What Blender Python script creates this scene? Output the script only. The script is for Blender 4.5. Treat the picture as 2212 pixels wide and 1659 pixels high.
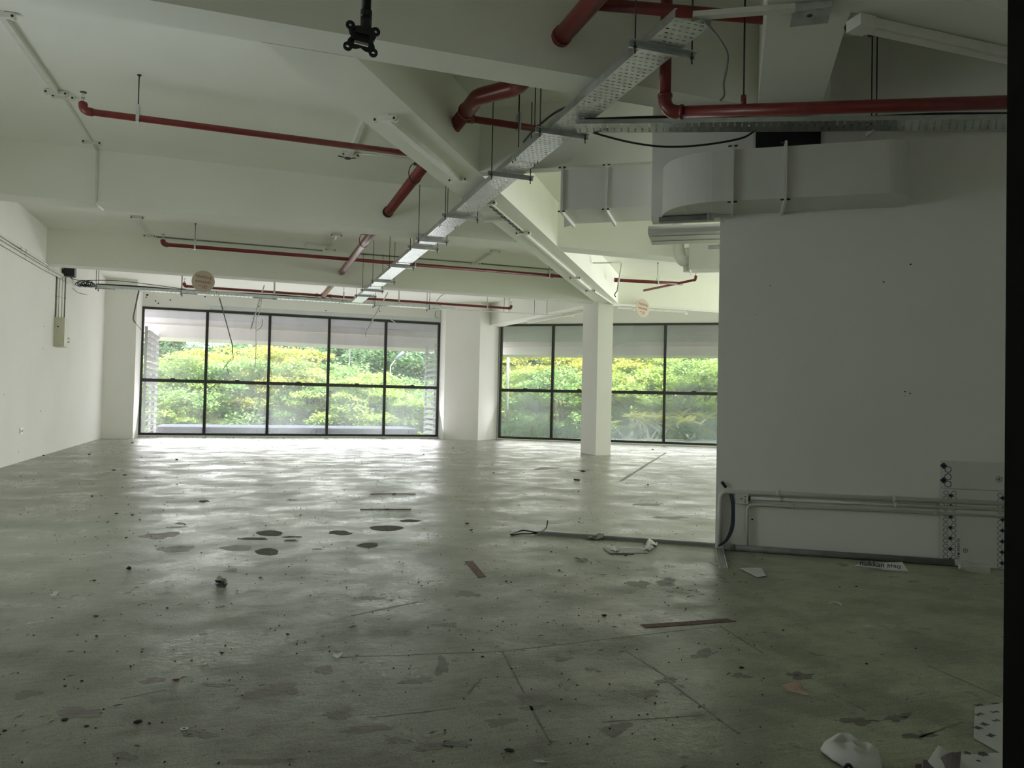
import bpy, bmesh, math, random
from math import sin, cos, pi, radians
from mathutils import Vector, Matrix, noise as mnoise

for o in list(bpy.data.objects):
    bpy.data.objects.remove(o, do_unlink=True)
S = bpy.context.scene
COL = S.collection
RND = random.Random(7)

# ------------------------------------------------------------------ camera
CAM_H = 1.0
YAW, PITCH, ROLL, FPX = 0.33445, 0.023377, 0.021763, 1659.44
_f = Vector((sin(YAW)*cos(PITCH), cos(YAW)*cos(PITCH), sin(PITCH)))
_r = Vector((cos(YAW), -sin(YAW), 0.0))
_u = _r.cross(_f)
CR = _r*cos(ROLL) + _u*sin(ROLL)
CU = -_r*sin(ROLL) + _u*cos(ROLL)
CF = _f
cam_data = bpy.data.cameras.new('camera')
cam_data.sensor_fit = 'HORIZONTAL'
cam_data.sensor_width = 36.0
cam_data.lens = 36.0*FPX/2212.0
cam_data.clip_start = 0.02
cam_data.clip_end = 400
cam = bpy.data.objects.new('camera', cam_data)
COL.objects.link(cam)
M = Matrix.Identity(4)
for i in range(3):
    M[i][0] = CR[i]; M[i][1] = CU[i]; M[i][2] = -CF[i]
M[0][3], M[1][3], M[2][3] = 0.0, 0.0, CAM_H
cam.matrix_world = M
S.camera = cam

# ------------------------------------------------------------------ world, sun, exposure
SKY_STRENGTH = 8.0
SUN_STRENGTH = 20.0
W = bpy.data.worlds.new('overcast_sky')
S.world = W
W.use_nodes = True
bg = W.node_tree.nodes['Background']
bg.inputs[0].default_value = (0.93, 0.97, 1.0, 1)
bg.inputs[1].default_value = SKY_STRENGTH
sun_d = bpy.data.lights.new('sun', 'SUN')
sun_d.energy = SUN_STRENGTH
sun_d.angle = radians(2.0)
sun_d.color = (1.0, 0.95, 0.82)
sun = bpy.data.objects.new('sun', sun_d)
COL.objects.link(sun)
SUN_DIR = Vector((-0.15, 0.55, -0.80)).normalized()       # travels from behind the left façade towards the trees
sun.rotation_euler = SUN_DIR.to_track_quat('-Z', 'Y').to_euler()
S.view_settings.view_transform = 'Standard'
S.view_settings.look = 'None'
S.view_settings.gamma = 1.0
S.view_settings.use_curve_mapping = False
S.view_settings.exposure = 0.0
S.cycles.max_bounces = 16
S.cycles.diffuse_bounces = 10
S.cycles.glossy_bounces = 4
S.cycles.transparent_max_bounces = 24
S.cycles.use_denoising = True
S.cycles.sample_clamp_indirect = 8.0
S.cycles.caustics_reflective = False
S.cycles.caustics_refractive = False

# ------------------------------------------------------------------ the two grids of the building
TH = 0.609378                      # the right façade is turned 34.9 degrees
UN = Vector((sin(TH), cos(TH), 0))   # away from the camera, square to the right façade
UT = Vector((cos(TH), -sin(TH), 0))  # along the right façade
UX, UY, UZ = Vector((1, 0, 0)), Vector((0, 1, 0)), Vector((0, 0, 1))
def RT(n, t, z=0.0):
    return UN*n + UT*t + UZ*z
def ray(px, py):
    return CF + CR*((px-1106.0)/FPX) - CU*((py-829.5)/FPX)
CAMP = Vector((0, 0, CAM_H))
def at_z(px, py, z=0.0):            # survey: photo pixel -> point on a level plane
    d = ray(px, py); return CAMP + d*((z-CAM_H)/d.z)
def at_n(px, py, n):                # survey: photo pixel -> point on a plane square to UN
    d = ray(px, py); return CAMP + d*(n/d.dot(UN))
def at_y(px, py, y):
    d = ray(px, py); return CAMP + d*(y/d.y)
def at_x(px, py, x):
    d = ray(px, py); return CAMP + d*(x/d.x)

# daylight entering through the glazing: a large soft source at each window, plus two added, unseen fill lamps
def daylight(name, c, ux, inward, w, h, power, col=(1.0, 0.965, 1.0)):
    d = bpy.data.lights.new(name, 'AREA'); d.shape = 'RECTANGLE'; d.size = w; d.size_y = h
    d.energy = power; d.color = col
    o = bpy.data.objects.new(name, d); COL.objects.link(o)
    z = -inward; x = ux; y = z.cross(x); m = Matrix.Identity(4)
    for i in range(3):
        m[i][0] = x[i]; m[i][1] = y[i]; m[i][2] = z[i]; m[i][3] = c[i]
    o.matrix_world = m
daylight('daylight_left', Vector((1.26, 19.75, 1.55)), UX, -UY, 7.1, 2.9, 10)
daylight('daylight_right', RT(19.47, -2.27, 1.55), UT, -UN, 7.1, 2.9, 40)
daylight('fill_unseen_hall', RT(19.47, 8.2, 1.55), UT, -UN, 11.0, 2.9, 1280)  # added fill lamp in the unseen hall, brightens the visible bays
daylight('daylight_left_low', Vector((1.26, 19.6, 0.45)), UX, Vector((0, -0.8, 0.6)), 7.1, 0.7, 94)
daylight('daylight_right_low', RT(19.3, -2.27, 0.45), UT, (UN*-0.8+UZ*0.6), 7.1, 0.7, 32)
daylight('fill_behind_camera', Vector((1.0, -2.9, 1.6)), UX, UY, 6.0, 2.6, 11)  # added fill lamp behind the camera; the back wall is closed

# ------------------------------------------------------------------ materials
def mat(name):
    m = bpy.data.materials.new(name); m.use_nodes = True
    nt = m.node_tree
    b = nt.nodes.get('Principled BSDF')
    return m, nt, b
def node(nt, t, **kw):
    n = nt.nodes.new(t)
    for k, v in kw.items():
        setattr(n, k, v)
    return n
def simple(name, col, rough=0.6, metal=0.0, spec=0.5, var=0.12, scale=6.0, bump=0.0, bscale=60.0, dirt=None, coat=0.0):
    """plain paint / metal / plastic with mottled colour and fine relief"""
    m, nt, b = mat(name)
    tc = node(nt, 'ShaderNodeTexCoord')
    nz = node(nt, 'ShaderNodeTexNoise'); nz.inputs['Scale'].default_value = scale; nz.inputs['Detail'].default_value = 5
    nt.links.new(tc.outputs['Object'], nz.inputs['Vector'])
    rp = node(nt, 'ShaderNodeValToRGB')
    c = Vector(col)
    d = Vector(dirt) if dirt else c*(1-2*var)
    rp.color_ramp.elements[0].position = 0.30; rp.color_ramp.elements[0].color = (*d, 1)
    rp.color_ramp.elements[1].position = 0.55; rp.color_ramp.elements[1].color = (*c, 1)
    nt.links.new(nz.outputs['Fac'], rp.inputs['Fac'])
    nt.links.new(rp.outputs['Color'], b.inputs['Base Color'])
    b.inputs['Roughness'].default_value = rough
    b.inputs['Metallic'].default_value = metal
    b.inputs['Specular IOR Level'].default_value = spec
    if coat: b.inputs['Coat Weight'].default_value = coat
    if bump:
        n2 = node(nt, 'ShaderNodeTexNoise'); n2.inputs['Scale'].default_value = bscale; n2.inputs['Detail'].default_value = 4
        nt.links.new(tc.outputs['Object'], n2.inputs['Vector'])
        bp = node(nt, 'ShaderNodeBump'); bp.inputs['Strength'].default_value = bump; bp.inputs['Distance'].default_value = 0.01
        nt.links.new(n2.outputs['Fac'], bp.inputs['Height'])
        nt.links.new(bp.outputs['Normal'], b.inputs['Normal'])
    return m

MAT = {}
MAT['paint'] = simple('white_wall_paint', (0.82, 0.82, 0.78), 0.85, var=0.015, scale=1.2, bump=0.06, bscale=35, spec=0.2)
MAT['slab'] = simple('ceiling_paint', (0.88, 0.893, 0.825), 0.9, var=0.02, scale=0.9, bump=0.08, bscale=22, spec=0.15)
MAT['frame'] = simple('charcoal_window_metal', (0.035, 0.037, 0.035), 0.45, var=0.1, scale=8, spec=0.4)
MAT['darkpost'] = simple('dark_brown_door_paint', (0.008, 0.008, 0.007), 0.95, var=0.2, scale=30, spec=0.05)
MAT['red'] = simple('dark_red_pipe_paint', (0.20, 0.030, 0.026), 0.32, var=0.13, scale=9, spec=0.5, bump=0.03, bscale=30)
MAT['redfade'] = MAT['red']
MAT['galv'] = simple('galvanised_steel', (0.62, 0.66, 0.66), 0.32, metal=0.85, var=0.10, scale=14)
MAT['rod'] = simple('dark_threaded_rod', (0.05, 0.05, 0.045), 0.5, metal=0.5, var=0.2, scale=60)
MAT['black'] = simple('black_metal', (0.008, 0.009, 0.010), 0.45, var=0.2, scale=20)
MAT['blackcable'] = simple('black_cable_sheath', (0.012, 0.013, 0.014), 0.5, var=0.2, scale=40)
MAT['bluecable'] = simple('blue_cable_sheath', (0.03, 0.07, 0.13), 0.45, var=0.2, scale=40)
MAT['plastic'] = simple('white_plastic', (0.74, 0.74, 0.68), 0.45, var=0.04, scale=12)
MAT['cream'] = simple('cream_plastic', (0.62, 0.62, 0.48), 0.5, var=0.05, scale=10)
MAT['greyplastic'] = simple('grey_conduit_plastic', (0.20, 0.21, 0.20), 0.5, var=0.1, scale=14)
MAT['duct'] = simple('painted_duct_sheet', (0.66, 0.665, 0.63), 0.55, var=0.03, scale=3, bump=0.08, bscale=8, spec=0.35)
MAT['paper'] = simple('white_paper', (0.72, 0.73, 0.71), 0.8, var=0.05, scale=12)
MAT['ink'] = simple('dark_blue_ink', (0.02, 0.025, 0.06), 0.7, var=0.1, scale=20)
MAT['redink'] = simple('brown_red_ink', (0.30, 0.09, 0.05), 0.7, var=0.1, scale=20)
MAT['signcard'] = simple('beige_card', (0.60, 0.51, 0.425), 0.8, var=0.03, scale=5)
MAT['signedge'] = simple('sign_lettering', (0.34, 0.16, 0.11), 0.8, var=0.05, scale=20)
MAT['chip'] = simple('dark_grit', (0.030, 0.028, 0.024), 0.8, var=0.3, scale=90)
MAT['rust'] = simple('red_brown_tape', (0.17, 0.095, 0.085), 0.7, var=0.25, scale=30, bump=0.2, bscale=90)
MAT['concrete'] = simple('bare_concrete', (0.275, 0.258, 0.228), 0.6, var=0.10, scale=12, bump=0.25, bscale=50)
MAT['adhesive'] = simple('old_adhesive_stain', (0.14, 0.138, 0.118), 0.95, var=0.15, scale=22, spec=0.1)
MAT['screed'] = simple('greyish_screed', (0.205, 0.202, 0.170), 0.5, var=0.16, scale=16, bump=0.3, bscale=70)
MAT['crack'] = simple('dirt_filled_joint', (0.215, 0.215, 0.18), 0.6, var=0.2, scale=16)
MAT['leafdry'] = simple('split_wood', (0.62, 0.49, 0.38), 0.7, var=0.2, scale=30)
MAT['bark'] = simple('tree_bark', (0.14, 0.11, 0.085), 0.9, var=0.2, scale=9, bump=0.4, bscale=30)
MAT['mauve'] = simple('grey_mauve_render', (0.17, 0.145, 0.155), 0.8, var=0.05, scale=4)
MAT['bluegrey'] = simple('blue_grey_coping', (0.13, 0.14, 0.20), 0.7, var=0.06, scale=7)
MAT['pelmet'] = simple('pale_strip_plastic', (0.60, 0.635, 0.64), 0.5, var=0.03, scale=5)
MAT['fascia'] = simple('pale_fascia_paint', (0.86, 0.79, 0.76), 0.8, var=0.02, scale=3)
MAT['soffit'] = simple('grey_soffit', (0.50, 0.46, 0.56), 0.85, var=0.06, scale=2)
MAT['louver'] = simple('pale_louver_paint', (0.62, 0.59, 0.63), 0.7, var=0.04, scale=5)
MAT['gold'] = simple('sand_letters', (0.5, 0.34, 0.2), 0.8, var=0.05, scale=10)

def glass_material():
    """window glass: clear with a little reflection and a film of dust that scatters daylight"""
    m, nt, b = mat('dusty_window_glass')
    nt.nodes.remove(b)
    out = nt.nodes['Material Output']
    tr = node(nt, 'ShaderNodeBsdfTransparent'); tr.inputs[0].default_value = (0.95, 0.965, 0.96, 1)
    gl = node(nt, 'ShaderNodeBsdfGlossy'); gl.inputs['Roughness'].default_value = 0.04
    tl = node(nt, 'ShaderNodeBsdfTranslucent'); tl.inputs[0].default_value = (0.86, 0.89, 0.95, 1)
    fr = node(nt, 'ShaderNodeFresnel'); fr.inputs[0].default_value = 1.45
    mx = node(nt, 'ShaderNodeMixShader')
    mu = node(nt, 'ShaderNodeMath', operation='MULTIPLY'); mu.inputs[1].default_value = 0.5
    nt.links.new(fr.outputs[0], mu.inputs[0])
    nt.links.new(mu.outputs[0], mx.inputs[0]); nt.links.new(tr.outputs[0], mx.inputs[1]); nt.links.new(gl.outputs[0], mx.inputs[2])
    tc = node(nt, 'ShaderNodeTexCoord')
    nz = node(nt, 'ShaderNodeTexNoise'); nz.inputs['Scale'].default_value = 0.7; nz.inputs['Detail'].default_value = 1.5; nz.inputs['Roughness'].default_value = 0.5
    nt.links.new(tc.outputs['Object'], nz.inputs['Vector'])
    mp = node(nt, 'ShaderNodeMapping'); mp.inputs['Scale'].default_value = (7, 7, 0.8)
    nt.links.new(tc.outputs['Object'], mp.inputs['Vector'])
    st = node(nt, 'ShaderNodeTexNoise'); st.inputs['Scale'].default_value = 1.5; st.inputs['Detail'].default_value = 5
    nt.links.new(mp.outputs[0], st.inputs['Vector'])
    sm = node(nt, 'ShaderNodeMath', operation='MULTIPLY_ADD'); sm.inputs[1].default_value = 0.10
    nt.links.new(st.outputs['Fac'], sm.inputs[0]); nt.links.new(nz.outputs['Fac'], sm.inputs[2])
    rp = node(nt, 'ShaderNodeMapRange'); rp.inputs['From Min'].default_value = 0.36; rp.inputs['From Max'].default_value = 0.80
    rp.inputs['To Min'].default_value = DUST_MIN; rp.inputs['To Max'].default_value = DUST_MAX
    nt.links.new(sm.outputs[0], rp.inputs['Value'])
    m2 = node(nt, 'ShaderNodeMixShader')
    nt.links.new(rp.outputs[0], m2.inputs[0]); nt.links.new(mx.outputs[0], m2.inputs[1]); nt.links.new(tl.outputs[0], m2.inputs[2])
    nt.links.new(m2.outputs[0], out.inputs['Surface'])
    return m
DUST_MIN, DUST_MAX = 0.08, 0.30
MAT['glass'] = glass_material()

def floor_material():
    """grey-green floor paint: worn, dusty, semi gloss, trowel waves and scuffs"""
    m, nt, b = mat('worn_green_floor_paint')
    L = nt.links.new
    tc = node(nt, 'ShaderNodeTexCoord')
    def noise(scale, detail=6, rough=0.6, vec=None, dist=0.0):
        n = node(nt, 'ShaderNodeTexNoise'); n.inputs['Scale'].default_value = scale; n.inputs['Detail'].default_value = detail
        n.inputs['Roughness'].default_value = rough; n.inputs['Distortion'].default_value = dist
        L(vec or tc.outputs['Object'], n.inputs['Vector']); return n
    def ramp(src, stops):
        r = node(nt, 'ShaderNodeValToRGB')
        e = r.color_ramp.elements
        e[0].position, e[0].color = stops[0][0], stops[0][1]
        e[1].position, e[1].color = stops[-1][0], stops[-1][1]
        for p, c in stops[1:-1]:
            x = e.new(p); x.color = c
        L(src, r.inputs['Fac']); return r
    def g(v): return (v, v, v, 1)
    # base tone: green paint, greyer where worn
    big = noise(0.35, 5, 0.6)
    base = ramp(big.outputs['Fac'], [(0.34, (0.285, 0.315, 0.235, 1)), (0.5, (0.320, 0.332, 0.270, 1)), (0.68, (0.355, 0.350, 0.312, 1))])
    # greener paint beside the right wall, colour also raised to brighten the dim corner
    dt = node(nt, 'ShaderNodeVectorMath', operation='DOT_PRODUCT'); dt.inputs[1].default_value = (UT.x, UT.y, 0)
    L(tc.outputs['Object'], dt.inputs[0])
    gn = node(nt, 'ShaderNodeMath', operation='MULTIPLY_ADD'); gn.inputs[1].default_value = 0.9
    L(big.outputs['Fac'], gn.inputs[0]); L(dt.outputs['Value'], gn.inputs[2])
    gr = node(nt, 'ShaderNodeMapRange'); gr.inputs['From Min'].default_value = 0.25; gr.inputs['From Max'].default_value = 0.75
    L(gn.outputs[0], gr.inputs['Value'])
    gx_ = node(nt, 'ShaderNodeMixRGB'); gx_.inputs[2].default_value = (0.44, 0.495, 0.355, 1)
    L(gr.outputs[0], gx_.inputs[0]); L(base.outputs['Color'], gx_.inputs[1])
    # wear increases towards the doorway (near end of the hall) in blotches
    sep = node(nt, 'ShaderNodeSeparateXYZ'); L(tc.outputs['Object'], sep.inputs[0])
    near = node(nt, 'ShaderNodeMapRange'); near.inputs['From Min'].default_value = 1.2; near.inputs['From Max'].default_value = 6.0
    near.inputs['To Min'].default_value = 1.0; near.inputs['To Max'].default_value = 0.25
    L(sep.outputs['Y'], near.inputs['Value'])
    blot = noise(2.6, 9, 0.68)
    bl = ramp(blot.outputs['Fac'], [(0.44, g(0)), (0.60, g(1))])
    mul = node(nt, 'ShaderNodeMath', operation='MULTIPLY'); L(bl.outputs['Color'], mul.inputs[0]); L(near.outputs[0], mul.inputs[1])
    mx = node(nt, 'ShaderNodeMixRGB'); mx.inputs[2].default_value = (0.185, 0.18, 0.155, 1)
    mul2 = node(nt, 'ShaderNodeMath', operation='MULTIPLY'); mul2.inputs[1].default_value = 0.55; L(mul.outputs[0], mul2.inputs[0])
    L(mul2.outputs[0], mx.inputs[0]); L(gx_.outputs[0], mx.inputs[1])
    # speckled grit and fine dirt
    sp = noise(38, 4, 0.7)
    spr = ramp(sp.outputs['Fac'], [(0.60, g(0)), (0.70, g(1))])
    mulS = node(nt, 'ShaderNodeMath', operation='MULTIPLY'); L(spr.outputs['Color'], mulS.inputs[0]); mulS.inputs[1].default_value = 0.45
    mx2 = node(nt, 'ShaderNodeMixRGB'); mx2.inputs[2].default_value = (0.10, 0.095, 0.08, 1)
    L(mulS.outputs[0], mx2.inputs[0]); L(mx.outputs[0], mx2.inputs[1])
    # scattered flakes where paint has come off
    vo = noise(6.5, 10, 0.75, dist=0.6)
    vr = ramp(vo.outputs['Fac'], [(0.635, g(0)), (0.655, g(1))])
    mulV = node(nt, 'ShaderNodeMath', operation='MULTIPLY'); L(vr.outputs['Color'], mulV.inputs[0]); L(near.outputs[0], mulV.inputs[1])
    mx3 = node(nt, 'ShaderNodeMixRGB'); mx3.inputs[2].default_value = (0.16, 0.15, 0.125, 1)
    L(mulV.outputs[0], mx3.inputs[0]); L(mx2.outputs[0], mx3.inputs[1])
    # fine grit speckle and drag marks
    s2 = noise(150, 3, 0.7)
    s2r = ramp(s2.outputs['Fac'], [(0.36, g(0.62)), (0.50, g(1.0)), (0.66, g(1.18))])
    mp = node(nt, 'ShaderNodeMapping'); mp.inputs['Scale'].default_value = (3.0, 26.0, 1.0); mp.inputs['Rotation'].default_value = (0, 0, 0.35)
    L(tc.outputs['Object'], mp.inputs['Vector'])
    s3 = noise(2.2, 7, 0.7, mp.outputs[0], 0.8)
    s3r = ramp(s3.outputs['Fac'], [(0.34, g(0.80)), (0.50, g(1.0)), (0.66, g(1.13))])
    m4 = node(nt, 'ShaderNodeMixRGB', blend_type='MULTIPLY'); m4.inputs[0].default_value = 0.85
    L(mx3.outputs[0], m4.inputs[1]); L(s2r.outputs['Color'], m4.inputs[2])
    m5 = node(nt, 'ShaderNodeMixRGB', blend_type='MULTIPLY'); m5.inputs[0].default_value = 0.8
    L(m4.outputs[0], m5.inputs[1]); L(s3r.outputs['Color'], m5.inputs[2])
    L(m5.outputs[0], b.inputs['Base Color'])
    # gloss: patchy
    ro = noise(1.7, 7, 0.65)
    rr = node(nt, 'ShaderNodeMapRange'); rr.inputs['From Min'].default_value = 0.35; rr.inputs['From Max'].default_value = 0.65
    rr.inputs['To Min'].default_value = 0.20; rr.inputs['To Max'].default_value = 0.44
    L(ro.outputs['Fac'], rr.inputs['Value'])
    ad = node(nt, 'ShaderNodeMath', operation='MULTIPLY_ADD'); ad.inputs[1].default_value = 0.22
    L(mul.outputs[0], ad.inputs[0]); L(rr.outputs[0], ad.inputs[2])
    L(ad.outputs[0], b.inputs['Roughness'])
    b.inputs['Specular IOR Level'].default_value = 0.36
    # relief: trowel waves, ripples, scuffs
    w1 = noise(8.0, 4, 0.55); w2 = noise(30, 5, 0.65); w3 = noise(90, 3, 0.6)
    b1 = node(nt, 'ShaderNodeBump'); b1.inputs['Strength'].default_value = 1.0; b1.inputs['Distance'].default_value = 0.0024
    L(w1.outputs['Fac'], b1.inputs['Height'])
    b2 = node(nt, 'ShaderNodeBump'); b2.inputs['Strength'].default_value = 1.0; b2.inputs['Distance'].default_value = 0.0017
    L(w2.outputs['Fac'], b2.inputs['Height']); L(b1.outputs['Normal'], b2.inputs['Normal'])
    b3 = node(nt, 'ShaderNodeBump'); b3.inputs['Strength'].default_value = 0.7; b3.inputs['Distance'].default_value = 0.0006
    L(w3.outputs['Fac'], b3.inputs['Height']); L(b2.outputs['Normal'], b3.inputs['Normal'])
    L(b3.outputs['Normal'], b.inputs['Normal'])
    return m
MAT['floor'] = floor_material()

def leaf_material(name, c1, c2):
    m, nt, b = mat(name)
    L = nt.links.new
    out = nt.nodes['Material Output']
    tc = node(nt, 'ShaderNodeTexCoord')
    nz = node(nt, 'ShaderNodeTexNoise'); nz.inputs['Scale'].default_value = 1.3; nz.inputs['Detail'].default_value = 3
    L(tc.outputs['Object'], nz.inputs['Vector'])
    mx = node(nt, 'ShaderNodeMixRGB'); mx.inputs[1].default_value = (*c1, 1); mx.inputs[2].default_value = (*c2, 1)
    mr = node(nt, 'ShaderNodeMapRange'); mr.inputs['From Min'].default_value = 0.35; mr.inputs['From Max'].default_value = 0.65
    L(nz.outputs['Fac'], mr.inputs['Value']); L(mr.outputs[0], mx.inputs[0])
    L(mx.outputs[0], b.inputs['Base Color']); b.inputs['Roughness'].default_value = 0.5
    tl = node(nt, 'ShaderNodeBsdfTranslucent'); L(mx.outputs[0], tl.inputs[0])
    ms = node(nt, 'ShaderNodeMixShader'); ms.inputs[0].default_value = 0.45
    L(b.outputs[0], ms.inputs[1]); L(tl.outputs[0], ms.inputs[2]); L(ms.outputs[0], out.inputs['Surface'])
    return m
MAT['leaf_lime'] = leaf_material('lime_leaves', (0.25, 0.38, 0.09), (0.36, 0.46, 0.12))
MAT['leaf_mid'] = leaf_material('mid_green_leaves', (0.16, 0.30, 0.10), (0.27, 0.40, 0.14))
MAT['leaf_dark'] = leaf_material('dark_green_leaves', (0.07, 0.15, 0.07), (0.13, 0.22, 0.09))
MAT['leaf_yellow'] = leaf_material('yellow_green_leaves', (0.36, 0.40, 0.08), (0.46, 0.45, 0.09))
MAT['petal'] = simple('red_petals', (0.5, 0.04, 0.05), 0.6, var=0.1, scale=20)
MAT['earth'] = simple('garden_earth', (0.30, 0.24, 0.17), 0.9, var=0.15, scale=1.5, bump=0.3, bscale=12)
MAT['yard'] = simple('dry_grass', (0.33, 0.34, 0.24), 0.95, var=0.15, scale=0.8, spec=0.1)
# ------------------------------------------------------------------ mesh builder
class MB:
    def __init__(s):
        s.v = []; s.f = []; s.smooth = []
    def add(s, vs, fs, smooth=False):
        o = len(s.v)
        s.v += [Vector(p) for p in vs]
        for f in fs:
            s.f.append(tuple(i+o for i in f)); s.smooth.append(smooth)
        return s
    def obox(s, c, ax, ay, az, hx, hy, hz):
        """box of half sizes hx hy hz about centre c along unit axes"""
        c = Vector(c); vs = []
        for k in (-1, 1):
            for j in (-1, 1):
                for i in (-1, 1):
                    vs.append(c + ax*(i*hx) + ay*(j*hy) + az*(k*hz))
        return s.add(vs, [(0, 2, 3, 1), (4, 5, 7, 6), (0, 1, 5, 4), (2, 6, 7, 3), (0, 4, 6, 2), (1, 3, 7, 5)])
    def box(s, a, b):
        a, b = Vector(a), Vector(b); c = (a+b)/2; h = (b-a)/2
        return s.obox(c, UX, UY, UZ, abs(h.x), abs(h.y), abs(h.z))
    def rbox(s, n0, n1, t0, t1, z0, z1):
        """box on the turned grid"""
        return s.obox(RT((n0+n1)/2, (t0+t1)/2, (z0+z1)/2), UT, UN, UZ, abs(t1-t0)/2, abs(n1-n0)/2, abs(z1-z0)/2)
    def bar(s, a, b, w, h, up=UZ):
        """rectangular bar from a to b, w across, h along up"""
        a, b = Vector(a), Vector(b); d = b-a; L = d.length; d = d/L
        side = d.cross(up)
        if side.length < 1e-4: side = d.cross(UX)
        side.normalize(); u = side.cross(d).normalized()
        return s.obox((a+b)/2, d, side, u, L/2, w/2, h/2)
    def tube(s, pts, r, seg=8, caps=True, closed=False):
        pts = [Vector(p) for p in pts]
        rs = r if isinstance(r, (list, tuple)) else [r]*len(pts)
        n = len(pts); vs = []; fs = []
        prev = None
        for i, p in enumerate(pts):
            if i == 0: d = pts[1]-pts[0]
            elif i == n-1: d = pts[-1]-pts[-2]
            else: d = (pts[i+1]-p).normalized() + (p-pts[i-1]).normalized()
            if d.length < 1e-9: d = Vector((0, 0, 1))
            d.normalize()
            if prev is None:
                a = d.cross(UZ if abs(d.z) < 0.9 else UX).normalized()
            else:
                a = prev - d*prev.dot(d)
                a = a.normalized() if a.length > 1e-6 else d.cross(UX).normalized()
            prev = a; bb = d.cross(a)
            for k in range(seg):
                an = 2*pi*k/seg
                vs.append(p + (a*cos(an)+bb*sin(an))*rs[i])
        for i in range(n-1):
            for k in range(seg):
                k2 = (k+1) % seg
                fs.append((i*seg+k, i*seg+k2, (i+1)*seg+k2, (i+1)*seg+k))
        s.add(vs, fs, True)
        if caps:
            o = len(s.v)-len(vs)
            s.f.append(tuple(o+k for k in reversed(range(seg)))); s.smooth.append(False)
            s.f.append(tuple(o+(n-1)*seg+k for k in range(seg))); s.smooth.append(False)
        return s
    def cyl(s, a, b, r, seg=10):
        return s.tube([a, b], r, seg)
    def prism(s, poly, o, ax, ay, az, h):
        """polygon (2-D, counter clockwise) at origin o in the ax-ay plane pushed h along az"""
        o = Vector(o); n = len(poly)
        vs = [o+ax*x+ay*y for x, y in poly] + [o+ax*x+ay*y+az*h for x, y in poly]
        fs = [tuple(reversed(range(n))), tuple(range(n, 2*n))]
        fs += [(i, (i+1) % n, n+(i+1) % n, n+i) for i in range(n)]
        return s.add(vs, fs)
    def ring(s, outer, inner, o, ax, ay, az, h):
        """plate with a hole: outer and inner loops with the same number of points"""
        o = Vector(o); n = len(outer)
        P = lambda q, z: o+ax*q[0]+ay*q[1]+az*z
        vs = [P(q, 0) for q in outer]+[P(q, 0) for q in inner]+[P(q, h) for q in outer]+[P(q, h) for q in inner]
        fs = []
        for i in range(n):
            j = (i+1) % n
            fs += [(i, n+i, n+j, j), (2*n+i, 2*n+j, 3*n+j, 3*n+i), (i, j, 2*n+j, 2*n+i), (n+i, 3*n+i, 3*n+j, n+j)]
        return s.add(vs, fs)
    def build(s, name, m, parent=None, bevel=0.0, origin=None, clean=False):
        me = bpy.data.meshes.new(name)
        if origin is not None: org = Vector(origin)
        elif parent is None and s.v:
            xs = [v.x for v in s.v]; ys = [v.y for v in s.v]
            org = Vector(((min(xs)+max(xs))/2, (min(ys)+max(ys))/2, min(v.z for v in s.v)))
        else: org = Vector((0, 0, 0))
        off = org.copy()
        me.from_pydata([v-off for v in s.v], [], s.f)
        me.polygons.foreach_set('use_smooth', s.smooth)
        me.materials.append(MAT[m] if isinstance(m, str) else m)
        me.update()
        bm = bmesh.new(); bm.from_mesh(me)
        bmesh.ops.recalc_face_normals(bm, faces=bm.faces)
        bm.to_mesh(me); bm.free()
        o = bpy.data.objects.new(name, me)
        COL.objects.link(o)
        if parent is not None:
            o.parent = parent
            # meshes are written in world coordinates: cancel the parent's placement
            o.matrix_parent_inverse = parent_world(parent).inverted()
        o.location = org
        if bevel:
            b = o.modifiers.new('bevel', 'BEVEL'); b.width = bevel; b.segments = 2; b.limit_method = 'ANGLE'
        return o
def parent_world(p):
    m = Matrix.LocRotScale(p.location, p.rotation_euler, p.scale)
    if p.parent is not None:
        return parent_world(p.parent) @ p.matrix_parent_inverse @ m
    return m
def tag(o, label=None, cat=None, group=None, kind=None):
    if label: o['label'] = label
    if cat: o['category'] = cat
    if group: o['group'] = group
    if kind: o['kind'] = kind
    return o
def thing(name, label, cat, loc=(0, 0, 0), group=None):
    o = bpy.data.objects.new(name, None); COL.objects.link(o)
    o.empty_display_size = 0.1
    o.location = loc
    return tag(o, label, cat, group)
def struct(mb, name, m, parent=None, label=None, origin=None):
    o = mb.build(name, m, parent, origin=origin)
    if parent is None: o['kind'] = 'structure'
    if label: o['label'] = label
    return o
def bend(p0, p1, p2, r, k=6):
    """points that round the corner p1 with radius about r"""
    p0, p1, p2 = Vector(p0), Vector(p1), Vector(p2)
    a = (p0-p1).normalized()*r; b = (p2-p1).normalized()*r
    return [p1 + a*(1-t)**2 + b*t*t for t in [i/k for i in range(k+1)]]
def path(pts, r=0.05, k=5):
    pts = [Vector(p) for p in pts]
    out = [pts[0]]
    for i in range(1, len(pts)-1):
        out += bend(pts[i-1], pts[i], pts[i+1], r, k)
    return out+[pts[-1]]
def curve_pts(pts, k=8):
    """Catmull-Rom through pts"""
    P = [Vector(p) for p in pts]; P = [P[0]*2-P[1]]+P+[P[-1]*2-P[-2]]
    out = []
    for i in range(1, len(P)-2):
        for j in range(k):
            t = j/k
            out.append(0.5*((2*P[i])+(P[i+1]-P[i-1])*t+(2*P[i-1]-5*P[i]+4*P[i+1]-P[i+2])*t*t+(3*P[i]-P[i-1]-3*P[i+1]+P[i+2])*t**3))
    return out+[P[-2]]
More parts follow.
